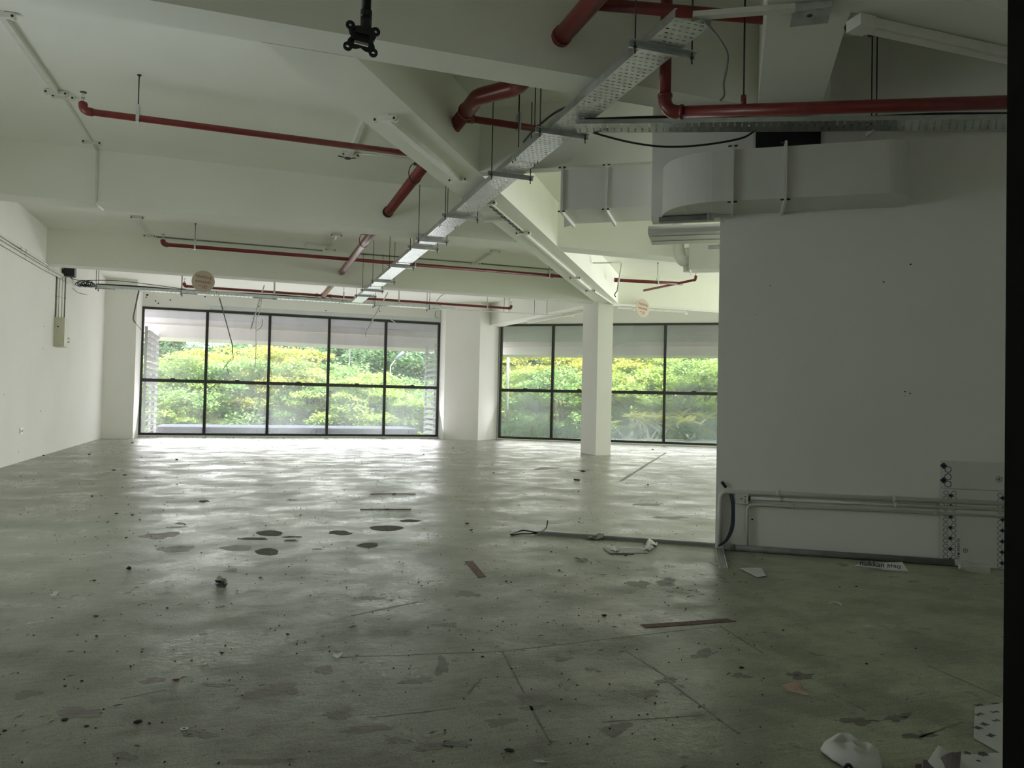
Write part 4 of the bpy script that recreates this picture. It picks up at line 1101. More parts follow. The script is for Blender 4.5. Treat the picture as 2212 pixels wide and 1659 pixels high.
MB().prism(star(0.012, 0.006, 5), c, UT, UZ, UN, 0.0005).build('emblem', 'redink', b1)

# ------------------------------------------------------------------ round price signs
def disc_sign(label, c, ax, r):
    c = Vector(c); ax = ax.normalized(); nrm = ax.cross(UZ)       # nrm points at the hall
    nrm = -nrm if nrm.y > 0 else nrm
    t = thing('round_sign', label, 'sign', c, 'round price signs')
    MB().tube([c-nrm*0.0, c+nrm*0.006], r, 40).build('disc', 'signcard', t)
    rx = UZ.cross(nrm) 
    f = c+nrm*0.0072
    tilt = -0.10
    ux = rx*cos(tilt)+UZ*sin(tilt); uz = UZ*cos(tilt)-rx*sin(tilt)
    text('Nothing', r*0.42, 'signedge', t, f+uz*r*0.42, ux, uz)
    text('exceeds', r*0.42, 'signedge', t, f-uz*r*0.02, ux, uz)
    text('10', r*0.46, 'signedge', t, f-uz*r*0.50+ux*r*0.14, ux, uz)
    text('RM', r*0.17, 'signedge', t, f-uz*r*0.42-ux*r*0.26, ux, uz)
    return t
q = at_y(439, 608, 13.585)
s1 = disc_sign('round beige price sign fixed on the third beam above the far window', (q.x, 13.59, q.z), UX, 0.178)
q = at_y(1387, 666, 13.52)
s2 = disc_sign('round beige price sign turned sideways below the beam right of the column', (q.x, 13.50, q.z), UX*cos(0.285)+UY*sin(0.285), 0.183)
MB().cyl((q.x, 13.50, q.z+0.18), (q.x, 13.62, ZB+0.05), 0.003, 5).build('string', 'rod', s2)

# ------------------------------------------------------------------ screen mount hanging from the slab
YM = 3.20
tm = thing('screen_mount', 'black ceiling pole with a bare cross shaped screen plate', 'mount', (0.44, YM, 2.5))
pc = at_y(791, 40, YM+0.03); px_, py_ = pc.x, YM+0.03
top = at_y(795, -10, YM+0.03)
MB().cyl((px_, py_, 2.60), (px_, py_, ZC), 0.0215, 20).build('pole', 'black', tm)
MB().cyl((px_, py_, 2.60), (px_, py_, 2.63), 0.0245, 20).build('collar', 'black', tm)
MB().cyl((px_, py_, 2.495), (px_, py_, 2.61), 0.0235, 20).build('sleeve', 'black', tm)
MB().box((px_-0.038, py_-0.012, 2.505), (px_+0.038, py_+0.012, 2.56)).build('bracket', 'black', tm, bevel=0.004)
MB().cyl((px_, py_, ZC-0.012), (px_, py_, ZC), 0.07, 20).build('ceiling_plate', 'black', tm)
C4 = [at_y(755, 53, YM-0.03), at_y(808, 70, YM-0.03), at_y(809, 114, YM-0.03), at_y(753, 102, YM-0.03)]
cc = sum(C4, Vector())/4
ux = ((C4[1]-C4[0])+(C4[2]-C4[3])).normalized(); nz = ux.cross(((C4[0]-C4[3])+(C4[1]-C4[2])).normalized()).normalized(); uz = nz.cross(ux)
hw = ((C4[1]-C4[0]).length+(C4[2]-C4[3]).length)/4; hh = ((C4[0]-C4[3]).length+(C4[1]-C4[2]).length)/4
outer, inner = [], []
N = 64
for i in range(N):
    a = 2*pi*i/N
    k = abs(sin(2*a))
    r = 0.84+0.47*k**1.3
    outer.append((hw*1.02*r*cos(a), hh*1.02*r*sin(a)))
    rr = 1.0/max(abs(cos(a)), abs(sin(a)))
    inner.append((hw*0.56*rr*cos(a), hh*0.56*rr*sin(a)-hh*0.06))
MB().ring(outer, inner, cc, ux, uz, nz, 0.004).build('plate', 'black', tm)
for sx in (-1, 1):
    for sz in (-1, 1):
        c = cc+ux*(sx*hw)+uz*(sz*hh)
        ro = [(0.019*cos(j*pi/10), 0.019*sin(j*pi/10)) for j in range(20)]
        ri = [(0.0055*cos(j*pi/10)*(1.4 if sz < 0 else 1), 0.0048*sin(j*pi/10)) for j in range(20)]
        MB().ring(ro, ri, c-nz*0.001, ux, uz, nz, 0.006).build('corner_lug', 'black', tm)
for sz in (-0.35, 0.75):
    MB().tube([cc-ux*hw*0.72+uz*hh*sz-nz*0.006, cc-ux*hw*0.72+uz*hh*sz+nz*0.004], 0.007, 10).build('bolt', 'rod', tm)
MB().obox(cc+uz*hh*0.35+nz*0.0+Vector((0, 0.02, 0)), ux, uz, nz, hw*0.6, hh*0.5, 0.012).build('back_bracket', 'black', tm)
# ------------------------------------------------------------------ planting outside
def crown_mesh(name, seed, layers, n, size, m, h=2.6, spread=2.2, flat=0.28):
    """leaves set in flat sprays on spreading branches"""
    R = random.Random(seed); vs, fs = [], []
    sprays = []
    for i in range(layers):
        a = R.uniform(0, 2*pi); z = R.uniform(0, 1)
        rr = spread*(0.25+0.75*R.random()**0.6)*(1.0-0.55*abs(z-0.45))
        sprays.append((rr*cos(a), rr*sin(a), z*h, R.uniform(0.35, 0.8)*spread*0.42, R.uniform(-0.35, 0.2)))
    for sx, sy, sz, sr, droop in sprays:
        for k in range(n):
            q = sr*R.random()**0.5; a = R.uniform(0, 2*pi)
            x, y = sx+q*cos(a), sy+q*sin(a)
            z = sz+R.gauss(0, flat*sr*0.5)+droop*q*0.5+0.10*(1-q/sr)
            L = size*R.uniform(0.7, 1.35); yaw = R.uniform(0, 2*pi); p = R.gauss(0.0, 0.45); ro = R.gauss(0, 0.5)
            dx = Vector((cos(yaw)*cos(p), sin(yaw)*cos(p), sin(p))); dy = Vector((-sin(yaw)*cos(ro), cos(yaw)*cos(ro), sin(ro)))
            c = Vector((x, y, z)); o = len(vs)
            vs += [c-dx*L*0.5, c+dy*L*0.28, c+dx*L*0.5, c-dy*L*0.28]; fs.append((o, o+1, o+2, o+3))
    me = bpy.data.meshes.new(name); me.from_pydata(vs, [], fs); me.materials.append(MAT[m]); me.update()
    return me, sprays
def trunk_mesh(name, seed, sprays, h0, r0=0.09):
    R = random.Random(seed+50); mb = MB()
    top = max(s[2] for s in sprays)
    mb.tube([(0, 0, -h0), (0.03, 0.02, 0), (0.0, 0.05, top*0.5), (0.05, 0, top*0.95)], [r0*1.3, r0, r0*0.6, r0*0.2], 8)
    for sx, sy, sz, sr, dr in sprays[:14]:
        z0 = max(-0.2, sz*0.6-0.3)
        mb.tube([(0.02, 0.02, z0), (sx*0.5, sy*0.5, z0+(sz-z0)*0.6), (sx, sy, sz)], [r0*0.4, r0*0.22, r0*0.08], 5)
    me = bpy.data.meshes.new(name); me.from_pydata(mb.v, [], mb.f); me.materials.append(MAT['bark']); me.update()
    return me
KIND = {}
def kind(key, *variants):
    KIND[key] = variants
H0 = 2.2
for key, m, layers, n, size, h, sp, fl in (('lime', 'leaf_lime', 75, 190, 0.125, 2.7, 2.3, 0.18), ('yellow', 'leaf_yellow', 75, 190, 0.125, 2.6, 2.3, 0.18), ('mid', 'leaf_mid', 78, 190, 0.13, 2.9, 2.3, 0.35), ('dark', 'leaf_dark', 120, 190, 0.26, 6.2, 3.6, 0.55), ('shrub', 'leaf_mid', 36, 70, 0.09, 1.0, 0.9, 0.4)):
    v = []
    for i in range(2):
        cm, sp_ = crown_mesh(key+'_foliage', 11*i+len(key)*7, layers, n, size, m, h, sp, fl)
        v.append((cm, trunk_mesh(key+'_trunk', i, sp_, H0, 0.07 if key != 'dark' else 0.16)))
    KIND[key] = v
def tree(key, i, label, x, y, z, s=1.0, rz=0.0, group=None, cat='tree', sz=None):
    t = thing({'lime': 'layered_tree', 'yellow': 'layered_tree', 'mid': 'bushy_tree', 'dark': 'dark_tree', 'shrub': 'garden_shrub'}[key], label, cat, (x, y, z), group)
    t.rotation_euler = (0, 0, rz); t.scale = (s, s, sz or s)
    cm, tm_ = KIND[key][i % 2]
    c = bpy.data.objects.new('foliage', cm); COL.objects.link(c); c.parent = t; c['kind'] = 'stuff'
    k = bpy.data.objects.new('trunk', tm_); COL.objects.link(k); k.parent = t
    return t
def gp(px, d):      # ground bearing: photo column -> a spot d metres away
    r_ = ray(px, 860); r_.z = 0; r_.normalize(); return r_*d
near = [ # (column, distance, base z, kind, scale, what singles it out)
    (330, 28.5, -0.1, 'lime', 0.95, 'lime green layered tree behind the left louvre screen'),
    (415, 28.6, -0.4, 'mid', 0.9, 'green tree filling the lower half of the leftmost window pane'),
    (480, 29.5, 0.25, 'yellow', 0.95, 'yellow green tree topping the second window pane from the left'),
    (545, 28.4, -0.5, 'mid', 0.95, 'green tree low behind the second window pane from the left'),
    (600, 29.0, 0.30, 'yellow', 1.0, 'yellow green tree spreading behind the third window pane'),
    (665, 28.6, -0.45, 'mid', 0.95, 'green tree low behind the third window pane'),
    (735, 28.0, -0.55, 'lime', 0.95, 'lime tree behind the fourth window pane below the sky gap'),
    (800, 28.5, -0.7, 'lime', 0.95, 'lime tree between the fourth and fifth window panes'),
    (885, 27.0, -0.95, 'lime', 0.85, 'small lime tree before the white roofed shelter'),
    (945, 27.8, -0.7, 'mid', 0.9, 'green tree half hidden by the right louvre screen'),
    (1110, 29.0, -0.35, 'lime', 0.95, 'lime tree behind the grey lamp post, right façade'),
    (1165, 31.0, 0.55, 'yellow', 1.15, 'yellow green tree high in the first pane right of the corner pier'),
    (1215, 27.5, -0.45, 'mid', 0.9, 'green tree low in the pane just left of the column'),
    (1250, 30.5, 0.4, 'yellow', 1.05, 'yellow green tree above the middle bar left of the column'),
    (1345, 30.0, 0.45, 'yellow', 1.15, 'yellowest tree, in the upper pane just right of the column'),
    (1380, 27.5, -0.35, 'lime', 0.95, 'lime tree behind the lower pane right of the column'),
    (1440, 28.5, 0.1, 'lime', 1.0, 'lime tree behind the mullion right of the column'),
    (1500, 27.0, -0.25, 'lime', 1.0, 'lime tree in the pane beside the dark wall edge'),
    (1560, 28.5, -0.1, 'mid', 1.05, 'green tree cut off by the edge of the near right wall'),
    (1630, 28.0, -0.2, 'lime', 1.1, 'lime tree hidden mostly behind the near right wall'),
]
for i, (px, d, z, k, s, lab) in enumerate(near):
    if px > 1000: d += 3.2; s *= 1.1
    else: d += 1.4; s *= 1.05
    p = gp(px, d)
    tree(k, i, lab, p.x, p.y, z-0.25, s, i*1.3, 'small trees outside the windows')
far = [(305, 46, 0.0, 0.95, 'dark tree far behind the left louvre screen'), (395, 60, -0.8, 0.85, 'dark tree far off left of the sky gap'), (470, 52, 0.2, 0.9, 'dark tree far behind the second window pane'),
       (560, 55, 0.6, 1.0, 'dark tree far behind the second mullion'), (650, 48, 0.2, 0.95, 'dark tree far behind the third window pane'), (715, 46, 0.2, 0.9, 'dark rounded tree left of the thin light mast'),
       (800, 47, 0.0, 0.95, 'dark rounded tree right of the thin light mast'), (868, 44, -0.1, 0.95, 'dark tree behind the street lamp'), (930, 48, 0.0, 0.9, 'dark tree beyond the right louvre screen'),
       (1080, 46, 0.2, 1.0, 'dark tree far left behind the right façade'), (1140, 42, 0.6, 1.05, 'dark tree behind the first pane right of the corner pier'), (1210, 46, 0.6, 1.05, 'dark tree left of the column, far off'),
       (1290, 44, 0.6, 1.0, 'dark tree hidden behind the column'), (1370, 45, 0.7, 1.0, 'dark tree far off right of the column'), (1450, 48, 0.2, 0.95, 'dark tree far behind the last mullion'), (1580, 50, 0.0, 0.9, 'dark tree far off behind the near right wall')]
for i, (px, d, z, s, lab) in enumerate(far):
    p = gp(px, d)
    tree('dark', i, lab, p.x, p.y, z-1.0, s*0.95, i*0.9, 'big trees far outside', sz=s*0.85)
for i, (px, d, z, s) in enumerate([(1100, 23.5, -0.75, 1.0), (1150, 24.2, -0.8, 1.1), (1205, 23.6, -0.75, 1.0), (1245, 24.4, -0.8, 1.0), (1335, 24.5, -0.85, 1.1), (1505, 24.0, -0.7, 1.2)]):
    p = gp(px, d)
    tree('shrub', i, 'low garden shrub outside the right windows, %s from the corner pier' % ORD[i], p.x, p.y, z, s, i*1.1, 'garden shrubs', 'shrub')
struct(MB().prism([(0, 0), (26, 0), (26, 3.2), (0, 3.2)], RT(NW+0.3, -7.2, GZ), UT, UN, UZ, 0.42), 'ground_bed', 'earth')

# frangipani with single leaves, outside the last two panes
leafm = MB(); 
for i in range(6):
    u = i/6; u2 = (i+1)/6; w0 = 0.035*sin(pi*min(0.98, u*0.9+0.08)); w1 = 0.035*sin(pi*min(0.98, u2*0.9+0.08))
    z0, z1 = -0.10*u*u, -0.10*u2*u2
    leafm.add([(u*0.26, -w0, z0), (u2*0.26, -w1, z1), (u2*0.26, 0, z1-0.008), (u*0.26, 0, z0-0.008)], [(0, 1, 2, 3)])
    leafm.add([(u*0.26, 0, z0-0.008), (u2*0.26, 0, z1-0.008), (u2*0.26, w1, z1), (u*0.26, w0, z0)], [(0, 1, 2, 3)])
LEAF = bpy.data.meshes.new('leaf'); LEAF.from_pydata(leafm.v, [], leafm.f); LEAF.materials.append(MAT['leaf_yellow']); LEAF.update()
def frangipani(label, px, d, z, seed, s):
    R = random.Random(seed); p = gp(px, d)
    t = thing('frangipani', label, 'shrub', (p.x, p.y, z), 'frangipani shrubs')
    mb = MB(); tips = []
    def grow(q, dr, L, r, lev):
        e = q+dr*L; mb.tube([q, q.lerp(e, 0.5)+Vector((0, 0, -0.02)), e], [r, r*0.9, r*0.75], 6)
        if lev == 0: tips.append((e, dr)); return
        for k in range(3 if lev == 2 else 2):
            a = R.uniform(0, 2*pi); nd = (dr*0.9+Vector((cos(a)*0.75, sin(a)*0.75, 0.25))).normalized()
            grow(e, nd, L*R.uniform(0.6, 0.85), r*0.75, lev-1)
    for k in range(3):
        a = 2*pi*k/3+R.random(); grow(Vector((p.x, p.y, z)), Vector((cos(a)*0.6, sin(a)*0.6, 0.75)).normalized(), 0.42*s, 0.026*s, 2)
    mb.build('stem', 'paper', t)
    for j, (e, dr) in enumerate(tips):
        for k in range(6):
            a = 2*pi*k/6+R.random()*0.6
            o = bpy.data.objects.new('leaf', LEAF); COL.objects.link(o); o.parent = t
            o.matrix_parent_inverse = parent_world(t).inverted()
            o.location = e; o.rotation_euler = (R.uniform(-0.3, 0.3), R.uniform(-0.9, -0.1), a); o.scale = (s*1.15,)*3
        if j % 5 == 2:
            f = MB()
            for k in range(5):
                a = 2*pi*k/5; c = e+UZ*0.08
                f.add([c, c+Vector((cos(a-0.4)*0.05, sin(a-0.4)*0.05, 0.03)), c+Vector((cos(a)*0.09, sin(a)*0.09, 0.035)), c+Vector((cos(a+0.4)*0.05, sin(a+0.4)*0.05, 0.03))], [(0, 1, 2, 3)])
            f.build('blossom', 'petal', t)
frangipani('bare stemmed frangipani with red blossom right of the column', 1390, 27.9, -0.95, 5, 1.7)
frangipani('taller frangipani with red blossom beside the last mullion', 1478, 28.0, -0.95, 9, 2.0)

# things seen between the trees
m_ = thing('light_mast', 'thin grey light mast in the sky gap of the fourth pane', 'mast', (*gp(753, 42).xy, GZ))
p = gp(753, 42); MB().tube([(p.x, p.y, GZ), (p.x, p.y, 4.2)], [0.06, 0.04], 8).build('pole', 'frame', m_)
MB().box((p.x-0.12, p.y-0.06, 1.9), (p.x+0.12, p.y+0.06, 2.1)).build('control_box', 'greyplastic', m_)
p = gp(842, 36); q = gp(866, 36)
sl = thing('street_lamp', 'pale street lamp head reaching over the trees of the fifth pane', 'street lamp', (p.x, p.y, GZ))
zt_ = at_y(866, 768, q.y).z
MB().tube([(p.x, p.y, GZ), (p.x, p.y, zt_-0.5), ((p.x+q.x)/2, (p.y+q.y)/2, zt_-0.15)], 0.03, 8).build('pole', 'greyplastic', sl)
MB().tube([((p.x+q.x)/2-0.05, (p.y+q.y)/2, zt_-0.2), (q.x, q.y, zt_+0.1), (q.x+0.1, q.y, zt_+0.18)], [0.05, 0.09, 0.04], 10).build('lamp_head', 'bluegrey', sl)
p = gp(1096, 29.2)
pl_ = thing('lamp_post', 'pale grey post outside the first pane right of the corner pier', 'post', (p.x, p.y, GZ))
MB().tube([(p.x, p.y, GZ), (p.x, p.y, 4.2)], 0.055, 12).build('pole', 'greyplastic', pl_)
MB().cyl((p.x, p.y, GZ), (p.x, p.y, GZ+0.05), 0.12, 12).build('base_plate', 'bluegrey', pl_)
# white roofed shelter far off
a, b = gp(832, 50), gp(892, 50)
sh = thing('shelter', 'white roofed shelter far off behind the fifth lower pane', 'shelter', (*((a+b)/2).xy, GZ))
ux = (b-a).normalized(); uy = UZ.cross(ux); Lh = (b-a).length/2
z1 = at_y(860, 857, a.y).z; z0 = at_y(860, 880, a.y).z
MB().obox((a+b)/2+UZ*(z0+z1)/2, ux, uy, UZ, Lh, 1.6, (z1-z0)/2).build('roof', 'paper', sh)
MB().obox((a+b)/2+UZ*(z0+GZ)/2+uy*0.4, ux, uy, UZ, Lh*0.92, 0.9, (z0-GZ)/2).build('wall', 'mauve', sh)
MB().obox((a+b)/2+UZ*(z0-0.55)-uy*0.52-ux*Lh*0.2, ux, uy, UZ, 0.25, 0.02, 0.35).build('notice', 'paper', sh)
p = gp(907, 44)
sb_ = thing('white_signboard', 'white signboard far off beside the right louvre screen', 'board', (p.x, p.y, GZ))
z1 = at_y(907, 878, p.y).z; z0 = at_y(907, 893, p.y).z
MB().obox(Vector((p.x, p.y, (z0+z1)/2)), ux, uy, UZ, 0.40, 0.03, (z1-z0)/2).build('board', 'paper', sb_)
for k in (-0.3, 0.3):
    MB().cyl(Vector((p.x, p.y, GZ))+ux*k, Vector((p.x, p.y, z0))+ux*k, 0.03, 6).build('leg', 'greyplastic', sb_)
# ------------------------------------------------------------------ wear of the floor
def blob(px, py, w, h, seed, n=18, rough=0.22, tilt=0.0):
    """floor outline of a photographed patch (pixel centre and size)"""
    R = random.Random(seed); pts = []
    ph = [R.uniform(0, 6.28) for _ in range(4)]
    if rough > .28: n = 54
    for i in range(n):
        a = 2*pi*i/n
        k = 1+rough*(0.5*sin(2*a+ph[0])+0.35*sin(3*a+ph[1])+0.3*sin(5*a+ph[2])+0.14*sin(9*a+ph[3])+0.08*sin(17*a+ph[0]))+R.uniform(-rough, rough)*0.12
        x, y = w/2*k*cos(a), h/2*k*sin(a)
        pts.append(at_z(px+x, py+y+x*tilt, 0.0))
    return pts
def plate(pts, z, h):
    c = MB(); n = len(pts)
    a = sum(((pts[i].x*pts[(i+1) % n].y-pts[(i+1) % n].x*pts[i].y) for i in range(n)))
    P = pts if a > 0 else list(reversed(pts))
    vs = [Vector((p.x, p.y, z)) for p in P]+[Vector((p.x, p.y, z+h)) for p in P]
    fs = [tuple(reversed(range(n))), tuple(range(n, 2*n))]+[(i, (i+1) % n, n+(i+1) % n, n+i) for i in range(n)]
    return c.add(vs, fs)
def line_strip(p0, p1, w, z=0.0, h=0.0012, seed=1, seg=10):
    R = random.Random(seed); a, b = at_z(*p0), at_z(*p1); d = (b-a).normalized(); s = d.cross(UZ)
    L = [a.lerp(b, i/seg)+s*(w/2*R.uniform(0.5, 1.25)+R.uniform(-w, w)*0.15) for i in range(seg+1)]
    Rr = [a.lerp(b, i/seg)-s*(w/2*R.uniform(0.5, 1.25)) for i in range(seg+1)]
    return plate(L+list(reversed(Rr)), z, h)
joints = [((735, 1420), (1085, 1407), .014), ((1085, 1407), (1555, 1352), .014), ((1085, 1407), (1190, 1608), .016), ((1350, 1405), (1440, 1462), .014), ((1440, 1470), (1595, 1585), .016), ((1555, 1352), (1650, 1412), .014),
          ((2005, 1438), (2160, 1505), .014), ((1800, 1500), (1870, 1535), .012), ((300, 965), (1440, 978), .03), ((1340, 1040), (1438, 978), .10), ((1325, 1040), (1540, 1052), .05), ((300, 1040), (420, 1046), .02),
          ((760, 1330), (905, 1300), .03), ((1300, 1560), (1520, 1545), .014), ((1985, 1593), (2080, 1560), .014), ((260, 1510), (360, 1490), .01), ((400, 1232), (520, 1236), .008), ((1010, 1500), (1040, 1465), .02), ((800, 1550), (985, 1530), .012), ((1290, 1035), (1050, 1031), .02)]
for i, (a, b, w) in enumerate(joints):
    line_strip(a, b, w*0.6, 0.0, 0.0002, i).build('floor_joint', 'crack', FLOOR)
patches = [ # px, py, w, h, material, roughness
    (583, 1152, 60, 12, 'adhesive', .12), (547, 1164, 62, 6, 'adhesive', .2), (735, 1151, 50, 10, 'adhesive', .25), (835, 1141, 70, 13, 'adhesive', .1), (885, 1125, 42, 6, 'adhesive', .2), (795, 1178, 48, 11, 'adhesive', .15),
    (577, 1192, 54, 15, 'adhesive', .12), (630, 1160, 40, 4, 'adhesive', .3), (628, 1168, 26, 5, 'adhesive', .3), (440, 1083, 22, 5, 'chip', .3), (631, 1080, 28, 4, 'screed', .2), (345, 1157, 80, 14, 'concrete', .35), (380, 1186, 74, 14, 'concrete', .3),
    (512, 1184, 62, 14, 'concrete', .25), (686, 1186, 20, 4, 'screed', .2), (390, 1131, 24, 5, 'concrete', .3), (380, 1139, 36, 4, 'screed', .4), (500, 1232, 28, 7, 'concrete', .3),
    (1380, 1262, 40, 18, 'screed', .45), (1440, 1258, 46, 14, 'screed', .45), (1448, 1278, 18, 4, 'screed', .2), (965, 1350, 40, 12, 'screed', .6), (800, 1292, 50, 8, 'screed', .5), (1010, 1283, 50, 10, 'screed', .5),
    (700, 1447, 46, 16, 'concrete', .3), (600, 1490, 80, 30, 'concrete', .5), (735, 1545, 54, 18, 'concrete', .35), (720, 1543, 50, 10, 'screed', .4), (170, 1540, 90, 26, 'concrete', .35), (560, 1500, 100, 14, 'concrete', .5), (790, 1575, 110, 14, 'concrete', .4),
    (270, 1635, 52, 20, 'screed', .5), (1150, 1512, 60, 26, 'concrete', .4), (1150, 1529, 52, 10, 'screed', .5), (1330, 1575, 60, 26, 'concrete', .5), (1395, 1498, 56, 14, 'concrete', .4), (1065, 1520, 46, 18, 'concrete', .4), (955, 1440, 34, 30, 'screed', .6),
    (1215, 1424, 40, 8, 'screed', .5), (1275, 1446, 22, 9, 'screed', .4), (905, 1470, 60, 14, 'screed', .6), (950, 1610, 90, 22, 'screed', .6), (1520, 1412, 50, 16, 'screed', .6), (1850, 1558, 60, 16, 'screed', .6), (1940, 1550, 44, 18, 'screed', .6),
    (1985, 1590, 60, 14, 'screed', .6), (1730, 1460, 60, 14, 'screed', .6), (1080, 1560, 50, 20, 'screed', .6), (330, 1470, 56, 10, 'concrete', .5), (470, 1480, 60, 8, 'screed', .5), (60, 1500, 60, 16, 'screed', .5), (560, 1645, 120, 16, 'concrete', .4),
    (1600, 1460, 40, 10, 'screed', .6), (1440, 1470, 50, 10, 'screed', .6), (860, 1600, 60, 12, 'screed', .6), (430, 1585, 60, 20, 'screed', .5), (1400, 1090, 60, 5, 'screed', .4), (1450, 1118, 70, 6, 'screed', .5), (1180, 1012, 60, 5, 'screed', .4), (1262, 1016, 30, 4, 'screed', .5)]
for i, (px, py, w, h, m, r) in enumerate(patches):
    plate(blob(px, py, w, h, i, 20 if r < .3 else 26, r, -0.03 if r > .3 else 0), 0.0, 0.0002+0.00005*(i % 3)).build('worn_patch', m, FLOOR)
# curls of flaking paint around the near patches
fl_ = MB(); R = random.Random(3)
for i in range(420):
    y = R.uniform(1.45, 4.6)**1.0; x = R.uniform(-1.2, 2.6)
    a = R.uniform(0, pi); L = R.uniform(0.005, 0.024); w = R.uniform(0.002, 0.007); d = Vector((cos(a), sin(a), 0)); s = Vector((-sin(a), cos(a), 0)); c = Vector((x, y, 0.0008))
    fl_.add([c-d*L, c+s*w+UZ*0.002, c+d*L, c-s*w*0.6], [(0, 1, 2, 3)])
fo = fl_.build('flake', 'screed', FLOOR); fo['kind'] = 'stuff'

# ------------------------------------------------------------------ litter
def litter_at(px, py): return at_z(px, py, 0.0)
def tape(label, quad, m='rust', h=0.002):
    return tag(plate([at_z(*q) for q in quad], 0.0, h).build('floor_tape', m), label, 'tape')
tape('short slanting strip of red brown tape on the floor, middle of the hall', [(1004, 1213), (1021, 1212), (1050, 1246), (1033, 1248)])
tape('long strip of red brown tape on the floor before the right wall corner', [(1383, 1350), (1570, 1337), (1590, 1343), (1395, 1357)])
def stick(label, p0, p1, r, m='rust'):
    a, b = at_z(*p0, r), at_z(*p1, r); t = thing('rod', label, 'rod', a)
    MB().tube([a, a.lerp(b, 0.5)+UZ*0.001, b], r, 6).build('bar', m, t)
    c = a.lerp(b, 0.52); d = (b-a).normalized(); MB().tube([c-d*0.02, c+d*0.02], r*1.6, 6).build('knuckle', m, t)
stick('farther of two thin rusty rods lying on the floor', (800, 1067), (898, 1067), 0.005)
stick('nearer of two thin rusty rods lying on the floor', (778, 1100), (888, 1100), 0.005)
def sheet(name, label, cat, pts, m, lift, parent=None, th=0.0015, fold=0.0, seed=1):
    """a sheet of paper or film: grid between four floor corners, curled"""
    R = random.Random(seed); c = [at_z(*q) for q in pts]; n = 8; mb = MB(); vs = []
    for j in range(n+1):
        for i in range(n+1):
            u, v = i/n, j/n
            p = c[0].lerp(c[1], u).lerp(c[3].lerp(c[2], u), v)
            z = 0.003+lift*(0.5+0.5*sin(3.1*u+1.7*v+seed))*(0.3+0.7*v)+fold*abs(sin(5*u+2*v+seed))*0.5
            vs.append(Vector((p.x, p.y, z)))
    fs = [(j*(n+1)+i, j*(n+1)+i+1, (j+1)*(n+1)+i+1, (j+1)*(n+1)+i) for j in range(n) for i in range(n)]
    mb.add(vs, fs, False)
    o = mb.build(name, m, parent)
    if label: tag(o, label, cat)
    so = o.modifiers.new('thickness', 'SOLIDIFY'); so.thickness = th; so.offset = 1
    return o
# torn notice with big letters
tn = thing('torn_notice', 'torn white notice with large dark letters on the floor by the wall pipe', 'paper', at_z(1900, 1225))
nb0, nb1 = at_z(1843, 1223), at_z(1962, 1234)
nn = nb0.lerp(nb1, 0.5).dot(UN)+0.015
quad = [nb0+UZ*0.003, nb1+UZ*0.003, at_n(1949, 1214, nn), at_n(1862, 1217, nn)]
mb = MB(); n = 10; vs = []
for j in range(n+1):
    for i in range(n+1):
        u, v = i/n, j/n; p = quad[0].lerp(quad[1], u).lerp(quad[3].lerp(quad[2], u), v)
        vs.append(p+UN*(0.012*sin(4*u+1.5)*v*(1-v)*2))
mb.add(vs, [(j*(n+1)+i, j*(n+1)+i+1, (j+1)*(n+1)+i+1, (j+1)*(n+1)+i) for j in range(n) for i in range(n)])
mb.build('sheet', 'paper', tn)
fa = (quad[1]-quad[0]).normalized(); fb = (quad[3]-quad[0]); fb = (fb-fa*fb.dot(fa)).normalized()
lc = quad[0].lerp(quad[1], 0.47).lerp(quad[3].lerp(quad[2], 0.47), 0.62)
text('naikkan atau', 0.047, 'ink', tn, lc-fa.cross(fb)*-0.006, fa, fb)
MB().bar(lc-fb*0.028-fa*0.02+fa.cross(fb)*0.006, lc-fb*0.030+fa*0.12+fa.cross(fb)*0.006, 0.004, 0.0006, up=fa.cross(fb)).build('lettering', 'ink', tn)
sheet('sheet', None, None, [(1904, 1232), (1962, 1237), (1950, 1228), (1908, 1224)], 'paper', 0.006, tn, 0.0008)
sheet('paper_sheet', 'creased ribbed white sheet on the floor near the wall corner', 'paper', [(1598, 1231), (1634, 1248), (1655, 1247), (1646, 1232)], 'paper', 0.012, fold=0.006)
sheet('paper_scrap', 'small pale scrap touching the floor channel, left side', 'paper', [(1533, 1213), (1545, 1222), (1556, 1219), (1548, 1212)], 'duct', 0.010)
sheet('plastic_scrap', 'crumpled clear scrap on the floor pipe left of the posters', 'litter', [(1982, 1213), (2003, 1216), (2006, 1210), (1986, 1207)], 'paper', 0.02, fold=0.02)
sheet('plastic_scrap', 'white crumpled scrap beside the plastic bottle', 'litter', [(2045, 1221), (2068, 1225), (2070, 1221), (2047, 1215)], 'paper', 0.02, fold=0.015, seed=4)
# bottle
def clear_material():
    m, nt, b = mat('clear_plastic')
    b.inputs['Base Color'].default_value = (0.8, 0.84, 0.8, 1); b.inputs['Roughness'].default_value = 0.12
    tr = node(nt, 'ShaderNodeBsdfTransparent'); mx = node(nt, 'ShaderNodeMixShader'); mx.inputs[0].default_value = 0.30
    tc = node(nt, 'ShaderNodeTexCoord'); nz = node(nt, 'ShaderNodeTexNoise'); nz.inputs['Scale'].default_value = 30
    nt.links.new(tc.outputs['Object'], nz.inputs['Vector'])
    bp = node(nt, 'ShaderNodeBump'); bp.inputs['Strength'].default_value = 0.4; bp.inputs['Distance'].default_value = 0.01
    nt.links.new(nz.outputs['Fac'], bp.inputs['Height']); nt.links.new(bp.outputs['Normal'], b.inputs['Normal'])
    nt.links.new(tr.outputs[0], mx.inputs[1]); nt.links.new(b.outputs[0], mx.inputs[2]); nt.links.new(mx.outputs[0], nt.nodes['Material Output'].inputs['Surface'])
    return m
MAT['clear'] = clear_material()
bt = thing('plastic_bottle', 'clear plastic bottle lying against the foot of the right wall', 'bottle', at_z(2105, 1225))
